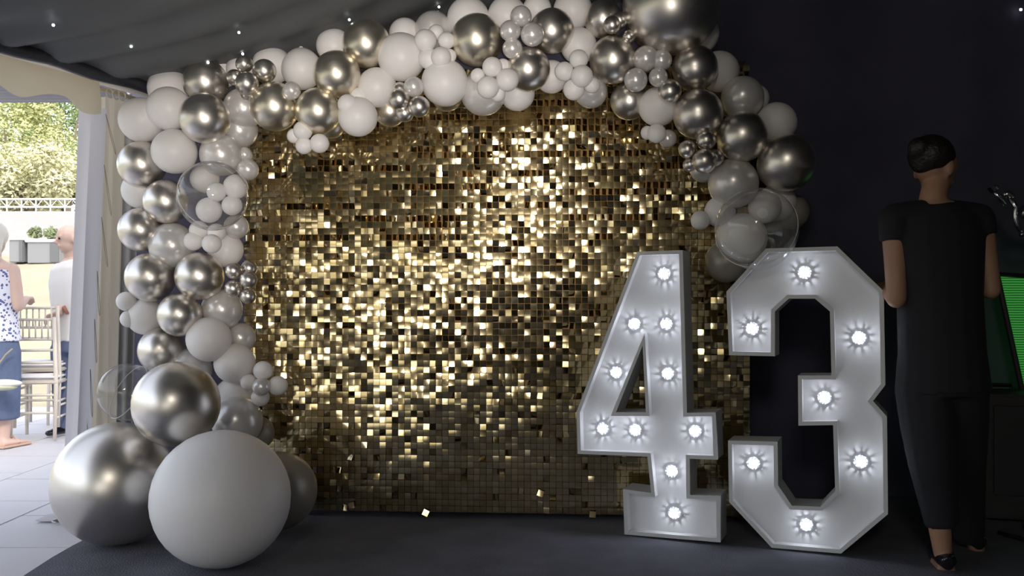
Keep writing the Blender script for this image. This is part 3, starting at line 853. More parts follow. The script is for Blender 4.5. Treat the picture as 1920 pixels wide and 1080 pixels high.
def numeral(name, P0, outer, holes, bulbs, label, depth=0.15, rim=0.016, recess=0.045):
    root = empty(name, P0); root.rotation_euler = (0, 0, TH)
    tag(root, label, 'light-up number', 'light-up party numerals')
    O = [on_plane(*p, P0) for p in outer]
    if area(O) < 0: O = O[::-1]
    Hs = []
    for h in holes:
        q = [on_plane(*p, P0) for p in h]
        if area(q) > 0: q = q[::-1]
        Hs.append(q)
    loops = [O] + Hs; ins = [inset(l, rim) for l in loops]
    # local axes: x along the face, -y out of the face, z up
    def strip(bm, la, ya, lb_, yb):
        n = len(la)
        A = [bm.verts.new((x, ya, z)) for x, z in la]; Bv = [bm.verts.new((x, yb, z)) for x, z in lb_]
        for i in range(n): bm.faces.new((A[i], A[(i + 1) % n], Bv[(i + 1) % n], Bv[i]))
    def plate(bm, ls, y):
        pts = [[Vector((x, z, 0)) for x, z in l] for l in ls]
        flat = [q for l in pts for q in l]
        V = [bm.verts.new((q.x, y, q.y)) for q in flat]
        for tri in tessellate_polygon(pts):
            try: bm.faces.new([V[i] for i in tri])
            except ValueError: pass
    bm = bmesh.new()
    for l in loops: strip(bm, l, 0.002, l, depth)
    plate(bm, loops, depth); bmesh.ops.recalc_face_normals(bm, faces=bm.faces)
    obj('side_shell', bm, M_grey_edge, root)
    bm = bmesh.new()
    for l, i_ in zip(loops, ins):
        strip(bm, l, 0.002, l, -0.001); strip(bm, l, -0.001, i_, -0.001); strip(bm, i_, -0.001, i_, recess)
    bmesh.ops.recalc_face_normals(bm, faces=bm.faces)
    obj('rim', bm, M_grey_edge, root)
    bm = bmesh.new(); plate(bm, ins, recess); obj('face_panel', bm, M_face, root)
    for px, py in bulbs:
        P = P0 - nn_ * recess
        q = on_plane(px, py, P)
        # on_plane measured from P; same in-plane axes
        cap = obj('light_cap', cap_me, None, root, (q[0], recess - 0.001, q[1]), (R(90), R(rnd.uniform(0, 30)), 0))
        cap.scale = (1.25, 1.25, 1.25)
        obj('glare_fins', fin_me, None, cap); obj('bulb', bulb_me, None, cap)
        lo = bpy.data.objects.new('numeral_led', led_d); C.objects.link(lo); lo.parent = cap; lo.location = (0, 0, 0.019)
    return root

four_outer = [(1195, 472), (1280, 469), (1288, 774), (1342, 773), (1345, 862), (1293, 860), (1294, 928), (1350, 930), (1351, 1017), (1171, 1002),
              (1168, 917), (1221, 924), (1214, 856), (1083, 851), (1081, 772)]
four_hole = [(1205, 648), (1155, 773), (1211, 773)]
four_bulbs = [(1246, 513), (1190, 607), (1250, 607), (1156, 698), (1253, 700), (1131, 803), (1192, 806), (1304, 808), (1260, 883), (1265, 961)]
P4 = ground(1171, 1002)
numeral('numeral_four', P4, four_outer, [four_hole], four_bulbs, 'white light-up number four with bulbs, standing before the sequins')
three_outer = [(1436, 466), (1570, 462), (1657, 546), (1660, 722), (1637, 752), (1663, 781), (1665, 964), (1577, 1038), (1447, 1027), (1367, 941), (1365, 826),
               (1458, 828), (1459, 910), (1485, 948), (1538, 950), (1566, 921), (1562, 797), (1497, 798), (1496, 704), (1559, 704), (1556, 584), (1528, 560),
               (1479, 560), (1453, 584), (1453, 668), (1367, 666), (1362, 547)]
three_bulbs = [(1509, 511), (1411, 616), (1611, 633), (1546, 745), (1413, 868), (1614, 865), (1512, 983)]
P3 = ground(1447, 1027)
numeral('numeral_three', P3, three_outer, [], three_bulbs, 'white light-up number three with bulbs, beside the person in black')

# ------------------------------------------------------------------ people
def chain(bm, pts, rad, n=12, side=None, balls=True):
    tube(bm, pts, rad, n, side=side)
    if balls:
        for p, r in ((pts[0], rad[0]), (pts[-1], rad[-1])):
            rr = r if not isinstance(r, (tuple, list)) else min(r)
            ball(bm, p, rr * 0.98, u=10, v=7)
def hand(bm, wrist, direction, palm_n, L=0.17, curl=0.5, thumb_side=1):
    """palm and five unequal bent fingers"""
    d = Vector(direction).normalized(); n = Vector(palm_n); n = (n - d * n.dot(d)).normalized(); s = d.cross(n).normalized() * thumb_side
    w = Vector(wrist)
    tube(bm, [w, w + d * L * .25, w + d * L * .5], [(0.026, 0.017), (0.038, 0.016), (0.040, 0.014)], 10, side=s)
    for k, (off, ln) in enumerate(((0.030, .40), (0.010, .46), (-0.010, .43), (-0.029, .34))):
        p = w + d * L * .47 + s * off; pts = [p]; a = 0.0
        for q in range(3):
            a += curl
            step = L * ln * (.42, .33, .25)[q]
            p = p + (d * math.cos(a) + n * math.sin(a)) * step; pts.append(p)
        chain(bm, pts, [0.0095, 0.009, 0.0085, 0.0075], 8)
    t0 = w + d * L * .14 + s * 0.028
    chain(bm, [t0, t0 + (d * .6 + s * .7 + n * .2) * 0.035, t0 + (d * .9 + s * .8 + n * .5) * 0.058], [0.013, 0.011, 0.009], 8)

def head(bm, c, fwd, up, h=0.22):
    """skull, jaw, nose, ears"""
    f = Vector(fwd).normalized(); u = Vector(up); u = (u - f * u.dot(f)).normalized(); s = f.cross(u)
    M = Matrix((s, f, u)).transposed()
    c = Vector(c)
    ball(bm, c + u * h * .10, h * .40, 0.88, 1.08, 1.0, m=M)
    ball(bm, c - u * h * .16 + f * h * .10, h * .30, 0.90, 0.95, 1.05, m=M)
    ball(bm, c - u * h * .36 + f * h * .22, h * .13, 1.1, 0.8, 0.8, m=M)          # chin
    tube(bm, [c + u * h * .06 + f * h * .40, c - u * h * .10 + f * h * .50, c - u * h * .13 + f * h * .40], [h * .035, h * .07, h * .05], 8)   # nose
    for q in (-1, 1):
        ball(bm, c + s * (q * h * .355) - u * h * .02 - f * h * .02, h * .13, 0.35, 0.65, 1.1, m=M)   # ear
        ball(bm, c + s * (q * h * .13) + u * h * .10 + f * h * .385, h * .06, 1.5, .6, .5, m=M)       # brow
    ball(bm, c - u * h * .22 + f * h * .385, h * .07, 1.6, .6, .5, m=M)             # lips
    return f, u, s

# person in black seen from behind, right of the numerals
Yp = 3.52
pr = empty('person', ground(1768, 1066)); pr_inv = -pr.location
tag(pr, 'person in black top and trousers seen from behind beside the number three', 'person')
def Q(px, py, Y=Yp): return at(px, py, Y) - pr.location
def person_part(name, bm, m, root, vox, it=4):
    bmesh.ops.recalc_face_normals(bm, faces=bm.faces)
    return remesh(obj(name, bm, m, root), vox, it)
bm = bmesh.new()
tube(bm, [Q(1766, 720), Q(1764, 640), Q(1760, 540), Q(1757, 440), Q(1754, 398), Q(1752, 380)], [(.155, .11), (.135, .10), (.14, .10), (.165, .10), (.13, .075), (.07, .06)], 16, side=(1, 0, 0))
tube(bm, [Q(1750, 392), Q(1750, 365), Q(1757, 335, Yp + .02)], [.060, .050, .050], 12)
hf, hu, hs_ = head(bm, Q(1752, 318, Yp + .03), (0.86, 0.46, -0.22), (0.22, 0.10, 1), 0.215)
for sx, ex, ey, w in ((1676, 1681, 560, 1), (1836, 1858, 543, -1)):
    sh = Q(sx, 408); el = Q(ex, ey, Yp - .03)
    chain(bm, [sh, sh.lerp(el, .5), el], [.050, .043, .037], 12)
    wr = el + Vector((0.05 * w, 0.23, 0.05))
    chain(bm, [el, el.lerp(wr, .5), wr], [.038, .034, .025], 12)
    hand(bm, wr, (0.25 * w, 1, 0.1), (0.3 * w, 0.1, -1), thumb_side=-w)
for hx, kx, ax, ay, Ya in ((1732, 1748, 1768, 1040, 3.50), (1798, 1806, 1826, 1012, 3.78)):
    hp = Q(hx, 715); kn = Q(kx, 870, (Yp + Ya) / 2 - .02); an = Q(ax, ay, Ya)
    chain(bm, [hp, hp.lerp(kn, .5), kn, kn.lerp(an, .35), an], [.085, .075, .055, .052, .034], 12)
    ball(bm, an + Vector((0.0, -0.022, -0.02)), 0.036, 0.85, 1, 1)
    tube(bm, [an + Vector((0, -0.03, -0.05)), an + Vector((0.03, 0.08, -0.055)), an + Vector((0.06, 0.17, -0.07))], [(.034, .03), (.042, .026), (.03, .015)], 10, side=(1, -.4, 0))
person_part('body', bm, M_skin, pr, 0.007, 5)
bm = bmesh.new()   # black top with short sleeves
tube(bm, [Q(1768, 735), Q(1766, 660), Q(1762, 560), Q(1758, 450), Q(1756, 408), Q(1753, 384)], [(.182, .135), (.165, .125), (.162, .118), (.183, .118), (.160, .095), (.085, .075)], 18, side=(1, 0, 0))
for sx, ex, ey, t in ((1676, 1681, 560, .30), (1836, 1858, 543, .26)):
    sh = Q(sx, 408); el = Q(ex, ey, Yp - .03)
    chain(bm, [Q(1753, 402), Q(1753, 404).lerp(sh, .5), sh], [.064, .064, .057], 14)
    chain(bm, [sh, sh.lerp(el, t * .5), sh.lerp(el, t)], [.0585, .058, .056], 14, balls=False)
person_part('black_top', bm, M_black_cloth, pr, 0.010, 4)
bm = bmesh.new()   # loose trousers
tube(bm, [Q(1767, 690), Q(1767, 740)], [(.172, .128), (.175, .13)], 16, side=(1, 0, 0))
for hx, kx, ax, ay, Ya in ((1732, 1748, 1766, 985, 3.50), (1798, 1804, 1816, 1006, 3.78)):
    hp = Q(hx, 725); kn = Q(kx, 870, (Yp + Ya) / 2 - .02); an = Q(ax, ay, Ya)
    tube(bm, [hp, hp.lerp(kn, .5), kn, an], [.108, .102, .088, .062], 14)
person_part('black_trousers', bm, M_black_cloth, pr, 0.010, 4)
bm = bmesh.new()   # dark hair pinned up
hc = Q(1752, 318, Yp + .03)
M_ = Matrix((hs_, hf, hu)).transposed()
ball(bm, hc + hu * .046 - hf * .030, 0.092, 0.93, 1.02, 0.92, m=M_)
ball(bm, hc + hu * .055 - hf * .105, 0.044, m=M_)
ball(bm, hc + hu * .012 - hf * .060, 0.060, 0.95, 0.7, 0.8, m=M_)
person_part('pinned_up_hair', bm, M_hair_dark, pr, 0.008, 3)
for ax, ay, Ya in ((1768, 1040, 3.50), (1826, 1012, 3.78)):
    an = Q(ax, ay, Ya); b = bmesh.new()
    zf = -an.z
    tube(b, [an + Vector((-.01, -0.065, zf + .030)), an + Vector((0, -0.03, zf + .032)), an + Vector((0.03, 0.08, zf + .03)), an + Vector((0.06, 0.19, zf + .022)), an + Vector((0.07, 0.215, zf + .018))],
         [(.020, .028), (.038, .031), (.046, .03), (.036, .022), (.012, .012)], 12, side=(1, -.35, 0))
    person_part('shoe', b, M_shoe, pr, 0.006, 3)

# woman with blonde hair outside, cut by the picture edge
Yw = 6.35
wr_ = empty('person', Vector((-3.63, Yw, 0)))
tag(wr_, 'blonde person in a blue and white patterned top and navy skirt outside the entrance', 'person')
def Qw(px, py, Y=Yw): return at(px, py, Y) - wr_.location
bm = bmesh.new()
tube(bm, [Qw(-12, 650), Qw(-12, 600), Qw(-12, 540), Qw(-12, 500), Qw(-12, 486)], [(.15, .11), (.13, .10), (.15, .105), (.15, .09), (.06, .055)], 14, side=(1, 0, 0))
tube(bm, [Qw(-12, 492), Qw(-11, 465)], [.05, .048], 10)
hf, hu, hs_ = head(bm, Qw(-10, 449), (0.1, 1, -0.1), (0, 0, 1), 0.21)
for sx, ex, ey, w in ((24, 34, 574, 1), (-48, -62, 574, -1)):
    sh = Qw(sx, 506); el = Qw(ex, ey, Yw - .02); chain(bm, [sh, sh.lerp(el, .5), el], [.047, .046, .040], 12)
    wr = el + Vector((-0.06 * w, 0.21, 0.05)); chain(bm, [el, el.lerp(wr, .5), wr], [.040, .035, .026], 12)
    hand(bm, wr, (-0.3 * w, 1, 0.1), (0.1, 0.1, -1), thumb_side=w)
for hx in (8, -32):
    hp = Qw(hx, 660); an = Qw(hx, 822); kn = hp.lerp(an, .5)
    chain(bm, [hp, kn, kn.lerp(an, .35), an], [.085, .058, .055, .036], 12)
    tube(bm, [an + Vector((0, -0.04, -0.03)), an + Vector((0.03, 0.06, -0.035)), an + Vector((0.06, 0.17, -0.045))], [(.034, .03), (.042, .025), (.034, .013)], 10, side=(1, -.3, 0))
person_part('body', bm, M_skin_pale, wr_, 0.009, 5)
def dotted():
    m = mat('blue_dotted_cloth', (0.66, 0.66, 0.72), 0.8); n = m.node_tree.nodes; l = m.node_tree.links
    vo = n.new('ShaderNodeTexVoronoi'); vo.inputs['Scale'].default_value = 45
    tc = n.new('ShaderNodeTexCoord'); l.new(tc.outputs['Object'], vo.inputs['Vector'])
    rp = n.new('ShaderNodeValToRGB'); rp.color_ramp.interpolation = 'CONSTANT'
    rp.color_ramp.elements[0].color = (0.10, 0.12, 0.28, 1); rp.color_ramp.elements[1].color = (0.68, 0.68, 0.75, 1)
    rp.color_ramp.elements[1].position = 0.38
    l.new(vo.outputs['Distance'], rp.inputs['Fac']); l.new(rp.outputs['Color'], n['Principled BSDF'].inputs['Base Color'])
    return m
bm = bmesh.new()
tube(bm, [Qw(-12, 640), Qw(-12, 605), Qw(-12, 545), Qw(-12, 508), Qw(-12, 490)], [(.185, .14), (.165, .125), (.165, .12), (.155, .10), (.08, .07)], 16, side=(1, 0, 0))
person_part('patterned_top', bm, dotted(), wr_, 0.012, 3)
bm = bmesh.new(); tube(bm, [Qw(-12, 620), Qw(-12, 660), Qw(-12, 720), Qw(-12, 786)], [(.15, .115), (.180, .14), (.178, .145), (.17, .14)], 18, side=(1, 0, 0))
person_part('navy_skirt', bm, M_navy, wr_, 0.012, 2)
bm = bmesh.new(); M_ = Matrix((hs_, hf, hu)).transposed(); hc = Qw(-10, 449)
ball(bm, hc + hu * .03 - hf * .02, 0.098, 1.0, 1.05, 1.0, m=M_)
tube(bm, [hc - hf * .05 + hu * .03, hc - hf * .065 - hu * .07, hc - hf * .06 - hu * .155], [(.095, .06), (.105, .05), (.085, .025)], 14, side=hs_)
person_part('blonde_hair', bm, M_hair_blonde, wr_, 0.010, 3)
for hx in (8, -32):
    an = Qw(hx, 822); b = bmesh.new()
    box(b, (0.02, 0.06, -0.008), (0.085, 0.26, 0.016), Matrix.Translation((an.x, an.y - .0, 0.012)) @ Matrix.Rotation(-0.3, 4, 'Z'), bevel=0.006)
    tube(b, [an + Vector((-.035, 0.07, -an.z + .02)), an + Vector((0.02, 0.08, -an.z + .065)), an + Vector((0.075, 0.06, -an.z + .02))], 0.008, 8)
    obj('sandal', b, mat('tan_leather', (0.55, 0.38, 0.30), 0.6), wr_)

# man leaning on the chair, mostly behind the curtain
Ym = 6.95
mr = empty('person', Vector(((140 - 960) / F * Ym, Ym, -0.0)))
tag(mr, 'person in a pale shirt with one hand on the stacked chairs, half behind the curtain', 'person')
def Qm(px, py, Y=Ym): return at(px, py, Y) - mr.location
bm = bmesh.new()
tube(bm, [Qm(143, 640), Qm(143, 590), Qm(140, 530), Qm(138, 500), Qm(135, 484)], [(.16, .11), (.16, .11), (.18, .11), (.16, .10), (.06, .055)], 14, side=(1, 0, 0))
tube(bm, [Qm(135, 490), Qm(132, 468, Ym - .02)], [.055, .05], 10)
hf, hu, hs_ = head(bm, Qm(131, 449, Ym - .03), (-0.70, -0.70, -0.05), (0, 0, 1), 0.225)
wr = Qm(113, 585, 6.80)
sh = Qm(112, 508); el = Qm(116, 560, Ym - .0)
chain(bm, [sh, el, wr], [.05, .042, .027], 12)
hand(bm, wr, (-0.9, -0.2, -0.35), (0.1, -0.2, -1), curl=0.45, thumb_side=-1)
sh2 = Qm(170, 508); chain(bm, [sh2, Qm(174, 575), Qm(170, 635, Ym - .08)], [.05, .042, .03], 12)
hand(bm, Qm(170, 635, Ym - .08), (0, -0.2, -1), (1, 0, 0), thumb_side=1)
for hx in (120, 160):
    hp = Qm(hx, 650); an = Qm(hx, 800)
    chain(bm, [hp, hp.lerp(an, .5), an], [.085, .06, .04], 12)
person_part('body', bm, M_skin_pale, mr, 0.007, 4)
bm = bmesh.new()
tube(bm, [Qm(143, 640), Qm(143, 590), Qm(140, 530), Qm(138, 502), Qm(135, 488)], [(.185, .135), (.18, .13), (.195, .125), (.175, .11), (.08, .075)], 16, side=(1, 0, 0))
chain(bm, [Qm(112, 508), Qm(116, 560), Qm(115, 572, 6.88)], [.066, .058, .05], 12)
chain(bm, [Qm(170, 508), Qm(174, 560)], [.066, .056], 12)
person_part('pale_shirt', bm, M_shirt, mr, 0.012, 3)
bm = bmesh.new(); tube(bm, [Qm(143, 620), Qm(143, 660)], [(.18, .13), (.18, .13)], 14, side=(1, 0, 0))
for hx in (120, 162): tube(bm, [Qm(hx, 650), Qm(hx, 725), Qm(hx, 803)], [.098, .085, .07], 14)
person_part('navy_trousers', bm, M_navy, mr, 0.012, 2)
b = bmesh.new(); tube(b, [wr + Vector((0.028, .006, .012)), wr + Vector((0.044, .01, .02))], [.033, .034], 14); smooth(obj('watch_strap', b, mat('brown_leather', (0.30, 0.12, 0.07), 0.5), mr))
for q in (-1, 1):
    c = Qm(131, 449, Ym - .03); b = bmesh.new(); ball(b, c + hs_ * (q * .031) + hu * .008 + hf * .086, 0.010); smooth(obj('eye', b, mat('dark_eye', (0.03, 0.02, 0.02), 0.2), mr))
for hx in (120, 162):
    a = Qm(hx, 803); b = bmesh.new(); tube(b, [Vector((a.x + .03, a.y + .06, .035)), Vector((a.x, a.y - .02, .04)), Vector((a.x - .04, a.y - .17, .028))], [(.03, .03), (.045, .036), (.03, .02)], 12, side=(1, 0, 0))
    person_part('shoe', b, M_shoe, mr, 0.01, 2)

# pale bag-like thing held low beside the woman
hb = empty('clutch_bag', at(8, 722, 6.12)); tag(hb, 'flat pale bag with green underside in front of the navy skirt', 'bag')
b = bmesh.new(); ball(b, (0, 0, 0.012), 0.12, 1.0, 0.5, 0.22, u=20, v=12); smooth(obj('flap', b, mat('pale_straw', (0.74, 0.72, 0.66), 0.8, noise_amt=.1), hb))
b = bmesh.new(); ball(b, (-0.02, -0.006, -0.012), 0.112, 1.0, 0.5, 0.22, u=20, v=12); smooth(obj('bag_body', b, mat('green_straw', (0.46, 0.47, 0.33), 0.8, noise_amt=.2), hb))
b = bmesh.new(); tube(b, [(-.10, 0, .02), (-.08, 0.05, .12), (-.04, .09, .2), (0, .10, .24)], 0.006, 8); smooth(obj('strap', b, M_cord, hb))

# ------------------------------------------------------------------ banquet chairs outside
def chair(name, loc, rz, label, width=0.30, depth=0.34, cushion=True):
    root = empty(name, loc, rz); tag(root, label, 'chair', 'limewashed spindle-back chairs outside')
    hw = width / 2
    for sx in (-1, 1):
        b = bmesh.new(); tube(b, [(sx * hw, 0.0, 0.0), (sx * hw, 0.03, 0.40), (sx * hw * .98, -0.005, 0.90)], [.013, .016, .013], 10); smooth(obj('back_leg', b, M_wood_white, root))
        b = bmesh.new(); tube(b, [(sx * hw, depth, 0.0), (sx * hw, depth - .01, 0.42)], [.012, .016], 10); smooth(obj('front_leg', b, M_wood_white, root))
        for z in (0.16, 0.28):
            b = bmesh.new(); tube(b, [(sx * hw, 0.02, z), (sx * hw, depth - .01, z)], .009, 8); smooth(obj('stretcher', b, M_wood_white, root))
    for z in (0.20, 0.33):
        b = bmesh.new(); tube(b, [(-hw, 0.02, z), (hw, 0.02, z)], .009, 8); smooth(obj('stretcher', b, M_wood_white, root))
    for z, y in ((0.885, 0.0), (0.74, 0.005), (0.66, 0.01), (0.57, 0.018)):
        b = bmesh.new(); tube(b, [(-hw, y, z), (0, y - .012, z), (hw, y, z)], .010, 8); smooth(obj('back_rail', b, M_wood_white, root))
    for k in range(6):
        x = -hw + width * (k + 1) / 7
        b = bmesh.new(); tube(b, [(x, -0.004, 0.74), (x, -0.008, 0.885)], .006, 8); smooth(obj('spindle', b, M_wood_white, root))
    b = bmesh.new(); box(b, (0, depth / 2 + .01, 0.425), (width + .03, depth, 0.03), bevel=0.008); obj('seat', b, M_wood_white, root)
    b = bmesh.new(); box(b, (0, depth / 2 + .01, 0.462), (width + .02, depth, 0.045), bevel=0.016); smooth(obj('cushion', b, M_cushion, root))
    return root
chair('banquet_chair', Vector((-3.50, 6.62, 0)), R(10), 'pale wooden chair beside the patterned top person, under the stack')
chair('banquet_chair', Vector((-3.515, 6.70, 0.085)), R(10), 'pale wooden chair stacked on another beside the patterned top person')
chair('banquet_chair', Vector((-3.42, 7.55, 0)), R(80), 'pale wooden chair behind the stacked pair, half behind the curtain', 0.36, 0.36)

# ------------------------------------------------------------------ beyond: boxes, wall, railing, trees
Yb = 15.2
def cabinet(x0, x1, y0, y1, label, cat='cabinet'):
    a = at(x0, y1, Yb); c = at(x1, y0, Yb); root = empty('grey_cabinet', ((a.x + c.x) / 2, Yb + .4, a.z)); tag(root, label, cat, 'cabinets on the grass bank')
    w = c.x - a.x; h = c.z - a.z
    b = bmesh.new(); box(b, (0, 0, h / 2 - .03), (w, 0.7, h), bevel=0.01); obj('body', b, mat('cabinet_grey', (0.21, 0.215, 0.225), 0.5), root)
    b = bmesh.new(); box(b, (0, 0, h - .01), (w + .06, 0.76, 0.05), bevel=0.01); obj('lid', b, M_cushion, root)
    b = bmesh.new(); box(b, (w * .36, -0.36, h / 2 - .03), (w * .26, 0.02, h * .9)); obj('dark_end', b, mat('cabinet_dark', (0.11, 0.115, 0.12), 0.5), root)  # dark slab on the front, standing for the darker right side
    return root
cabinet(48, 108, 450, 490, 'wide grey cabinet with a darker end on the grass bank')
cabinet(14, 41, 446, 488, 'narrow grey cabinet left of the wide one on the grass bank')
for px, py, rr, lb in ((66, 437, .10, 'round potted bush behind the wide grey cabinet'), (97, 440, .13, 'wider dark bush behind the wide cabinet, near the curtain')):
    p = at(px, py, 16.4); root = empty('bush', (p.x, p.y, p.z - .5)); tag(root, lb, 'bush')
    b = bmesh.new()
    for k in range(160):
        d = Vector((rnd.gauss(0, 1), rnd.gauss(0, 1), rnd.gauss(0, 1))).normalized() * rr * rnd.uniform(.5, 1.1); c = Vector((0, 0, .5)) + d
        q = [c + Vector((rnd.gauss(0, 1), rnd.gauss(0, 1), rnd.gauss(0, 1))).normalized() * .05 for _ in range(3)]
        b.faces.new([b.verts.new(v) for v in q])
    obj('leaves', b, mat('bush_leaf', (0.20, 0.24, 0.12), 0.7, noise_amt=.3), root)
    b = bmesh.new(); tube(b, [(0, 0, 0), (0, 0, .5)], .02, 8); obj('stem', b, M_cord, root)
b = bmesh.new(); pz = at(0, 440, 18); pt_ = at(0, 399, 18)
box(b, (-9, 18.2, (pt_.z + 1.4) / 2), (18, 0.3, pt_.z - 1.4))
wallb = obj('garden_wall', b, mat('whitewash', (0.36, 0.35, 0.355), 0.8, noise_amt=.05, noise_scale=2)); tag(wallb, 'long whitewashed garden wall behind the cabinets', 'wall')
# railing of crossed bars on the wall
M_rail = mat('white_rail_paint', (0.50, 0.50, 0.51), 0.6)  # one even greyish white for rails, posts and braces
rl = empty('railing', (-12, 18.15, pt_.z)); tag(rl, 'white latticed railing along the top of the garden wall', 'railing')
rh = (399 - 372) * 18 / F
for z in (0.02, rh * .45, rh):
    b = bmesh.new(); tube(b, [(0, 0, z), (10.5, 0, z)], .022, 8); obj('rail', b, M_rail, rl)
for k in range(36):
    x = 0.15 + k * .29
    b = bmesh.new(); tube(b, [(x, 0, 0), (x, 0, rh)], .016, 8); obj('post', b, M_rail, rl)
    b = bmesh.new(); tube(b, [(x, 0, rh * .45), (x + .145, 0, rh), (x + .29, 0, rh * .45)], .012, 6); obj('brace', b, M_rail, rl)

def leaf_mat(name, col):
    m = mat(name, col, 0.6, noise_amt=0.35, noise_scale=0.8)
    m.node_tree.nodes['Principled BSDF'].inputs['Transmission Weight'].default_value = 0.0
    return m
def tree(px, py, Y, rx, rz, m, label, n=2600, ls=0.10, droop=0):
    c = at(px, py, Y); root = empty('tree', (c.x, c.y, 1.5)); tag(root, label, 'tree', 'trees above the garden wall')
    cz = c.z - 1.5; b = bmesh.new(); tr = random.Random(int(px * 7 + py))
    clumps = [(Vector((tr.uniform(-1, 1) * rx, tr.uniform(-.6, .6) * rx, cz + tr.uniform(-1, 1) * rz)), tr.uniform(.28, .5) * rx) for _ in range(16)]
    for k in range(n):
        cc, cr = tr.choice(clumps)
        d = Vector((tr.gauss(0, 1), tr.gauss(0, 1), tr.gauss(0, 1))).normalized()
        p = cc + d * cr * tr.uniform(.75, 1.05)
        ax = Vector((tr.gauss(0, 1), tr.gauss(0, 1), tr.gauss(0, .6) - droop)).normalized(); sd_ = ax.cross(d + Vector((tr.gauss(0, .4), tr.gauss(0, .4), tr.gauss(0, .4)))).normalized()
        L = ls * tr.uniform(.7, 1.3) * (1 + droop)
        vs2 = [b.verts.new(p - ax * L * .5), b.verts.new(p + sd_ * ls * .28), b.verts.new(p + ax * L * .5), b.verts.new(p - sd_ * ls * .28)]
        b.faces.new(vs2)
    o = obj('crown', b, m, root)
    b = bmesh.new(); tube(b, [(0, 0, 0), (0.1, 0, cz * .5), (0, 0, cz)], [.16, .12, .05], 10)
    for cc, cr in clumps[:7]: tube(b, [(0.05, 0, cz * .5), cc], [.06, .02], 6)
    obj('trunk', b, mat('bark', (0.20, 0.16, 0.11), 0.9, noise_amt=.3), root)
L1 = leaf_mat('leaf_yellow_green', (0.46, 0.48, 0.22)); L2 = leaf_mat('leaf_green', (0.29, 0.38, 0.16)); L3 = leaf_mat('leaf_pale', (0.58, 0.56, 0.34))
tree(20, 250, 24.4, 1.25, 1.5, L1, 'yellow green tree at the left edge, above the railing', 9000)
tree(115, 240, 27.0, 1.25, 1.6, L2, 'deeper green tree beside the curtain edge, above the railing', 9000)
tree(40, 335, 19.7, 1.0, .55, L3, 'pale feathery shrub low over the railing, left', 7000, .09, 0.4)
tree(120, 330, 21.9, .95, .65, L1, 'yellow green shrub low over the railing by the curtain', 7000)
tree(70, 190, 30.5, 2.4, 2.2, L2, 'tall green tree farthest back behind the others', 9000, .14)

# ------------------------------------------------------------------ sound equipment at the right edge
p = ground(1874, 975); spk = empty('speaker_cabinet', (p.x, p.y - .02, 0), R(-14)); tag(spk, 'black loudspeaker cabinet with a white sticker, low behind the person in black', 'loudspeaker')
b = bmesh.new(); box(b, (0, 0.15, 0.30), (0.34, 0.32, 0.58), bevel=0.012); obj('body', b, mat('black_paint', (0.020, 0.018, 0.018), 0.6, bump=.3, bump_scale=200), spk)
b = bmesh.new(); box(b, (0.06, -0.012, 0.33), (0.20, 0.008, 0.42), bevel=0.004); obj('grille', b, M_black, spk)
b = bmesh.new(); tube(b, [(-0.08, .15, .59), (-0.08, .15, .62), (0.08, .15, .62), (0.08, .15, .59)], .010, 8); obj('handle', b, M_frame, spk)
def sticker_mat():
    m = mat('printed_sticker', (0.28, 0.28, 0.29), 0.6); n = m.node_tree.nodes; l = m.node_tree.links
    tc = n.new('ShaderNodeTexCoord'); br = n.new('ShaderNodeTexBrick'); br.inputs['Scale'].default_value = 26
    br.inputs['Color1'].default_value = (0.30, 0.30, 0.31, 1); br.inputs['Color2'].default_value = (0.16, 0.16, 0.17, 1); br.inputs['Mortar'].default_value = (0.34, 0.34, 0.35, 1)
    mp = n.new('ShaderNodeMapping'); mp.inputs['Rotation'].default_value = (R(90), 0, 0)
    l.new(tc.outputs['Object'], mp.inputs['Vector']); l.new(mp.outputs['Vector'], br.inputs['Vector']); l.new(br.outputs['Color'], n['Principled BSDF'].inputs['Base Color'])
    return m
b = bmesh.new(); box(b, (-0.118, -0.013, 0.33), (0.072, 0.004, 0.095)); obj('sticker', b, sticker_mat(), spk)
b = bmesh.new(); box(b, (-0.112, -0.013, 0.25), (0.052, 0.004, 0.05)); obj('sticker', b, sticker_mat(), spk)
b = bmesh.new(); tube(b, [ground(1850, 992) + Vector((0, -.1, .012)), ground(1880, 1000) + Vector((0, -.1, .012)), ground(1925, 1015) + Vector((0, -.1, .012)), ground(1990, 1022) + Vector((0, -.1, .012))], .008, 8)
tag(smooth(obj('cable', b, M_black)), 'black cable on the carpet below the loudspeaker', 'cable')

def led_mat():
    m = bpy.data.materials.new('green_led_scrim'); m.use_nodes = True; n = m.node_tree.nodes; l = m.node_tree.links; b = n['Principled BSDF']
    b.inputs['Base Color'].default_value = (0.02, 0.05, 0.02, 1)
    tc = n.new('ShaderNodeTexCoord'); wv = n.new('ShaderNodeTexWave'); wv.bands_direction = 'Z'; wv.inputs['Scale'].default_value = 26; wv.inputs['Distortion'].default_value = 0.6
    l.new(tc.outputs['Object'], wv.inputs['Vector'])
    rp = n.new('ShaderNodeValToRGB'); rp.color_ramp.elements[0].color = (0.006, 0.05, 0.012, 1); rp.color_ramp.elements[1].color = (0.05, 0.34, 0.05, 1)
    l.new(wv.outputs['Fac'], rp.inputs['Fac']); l.new(rp.outputs['Color'], b.inputs['Emission Color']); b.inputs['Emission Strength'].default_value = 0.75
    return m
Yg = 4.45
dj = empty('lit_booth_panel', ground(1975, 955)); tag(dj, 'slanted booth panel glowing green at the right picture edge', 'booth panel')
pl = [at(1878, 519, Yg), at(2060, 530, Yg), at(2060, 950, Yg), at(1972, 955, Yg)]
b = bmesh.new(); fr_ = [b.verts.new(q - dj.location) for q in pl]; bk = [b.verts.new(q - dj.location + Vector((0, .03, 0))) for q in pl]
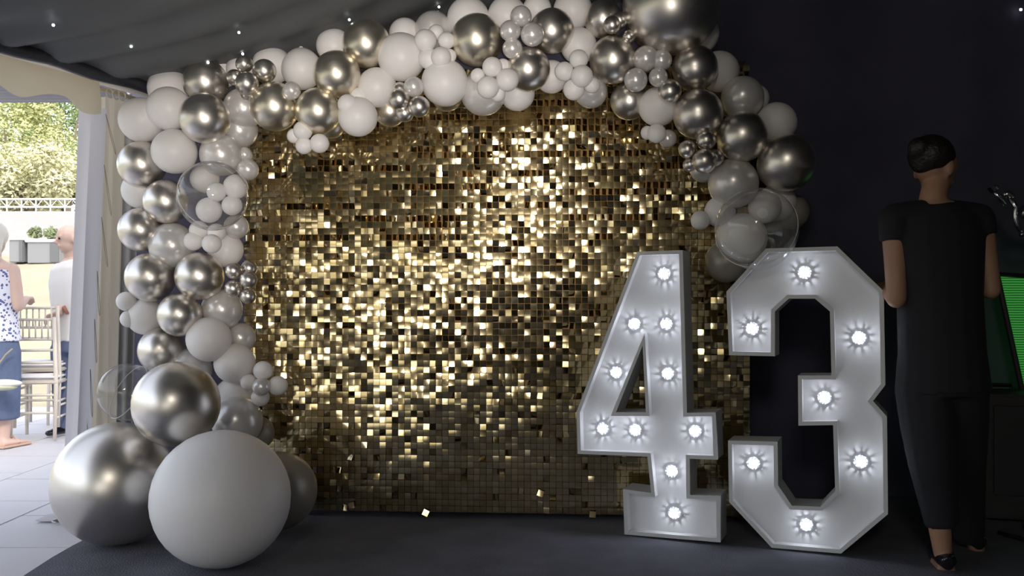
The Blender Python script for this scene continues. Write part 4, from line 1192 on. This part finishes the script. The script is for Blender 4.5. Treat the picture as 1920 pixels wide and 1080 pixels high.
b.faces.new(fr_); b.faces.new(bk[::-1])
for k in range(4): b.faces.new((fr_[k], bk[k], bk[(k + 1) % 4], fr_[(k + 1) % 4]))
bmesh.ops.recalc_face_normals(b, faces=b.faces); obj('glowing_scrim', b, led_mat(), dj)
b = bmesh.new(); q0, q1 = pl[0] - dj.location, pl[3] - dj.location
tube(b, [q0 + Vector((-.012, .015, 0)), q1 + Vector((-.012, .015, 0))], .014, 8); tube(b, [q0 + Vector((-.012, .015, .012)), pl[1] - dj.location + Vector((0, .015, .012))], .012, 8)
obj('frame', b, M_black, dj)

Yc = 4.2
st = empty('lamp_stand', ground(1985, 1010)); tag(st, 'black stand with chrome lamp clamp at the right picture edge', 'lamp stand')
def Qs(px, py, Y=Yc): return at(px, py, Y) - st.location
b = bmesh.new(); tube(b, [Vector((0, 0, 0)), Vector((0, 0, 1.5))], .016, 10)
for a in (0.3, 2.0, 5.2): tube(b, [Vector((0, 0, .30)), Vector((.16 * math.cos(a), .16 * math.sin(a), .012))], .010, 8)
obj('pole', b, M_frame, st)
b = bmesh.new(); tube(b, [Qs(1862, 356), Qs(1884, 384)], .0105, 10); smooth(obj('clamp_bolt', b, M_chrome, st))
b = bmesh.new(); tube(b, [Qs(1855, 349), Qs(1864, 358)], .018, 6); ball(b, Qs(1868, 351), .012, u=8, v=6); obj('wing_nut', b, M_chrome, st)
b = bmesh.new(); tube(b, [Qs(1882, 368), Qs(1890, 362), Qs(1898, 370)], .017, 8); tube(b, [Qs(1893, 370), Qs(1905, 388), Qs(1903, 405), Qs(1906, 420), Qs(1914, 435)], [.014, .013, .010, .011, .010], 10); smooth(obj('clamp_jaw', b, M_chrome, st))
b = bmesh.new(); tube(b, [Qs(1916, 395), Qs(1930, 400), Qs(1962, 405), Vector((0, 0, 1.42))], [.030, .034, .020, .016], 14); tube(b, [Qs(1913, 440), Qs(1935, 438), Qs(1962, 415)], [.012, .016, .014], 10); smooth(obj('lamp_knuckle', b, M_chrome, st))
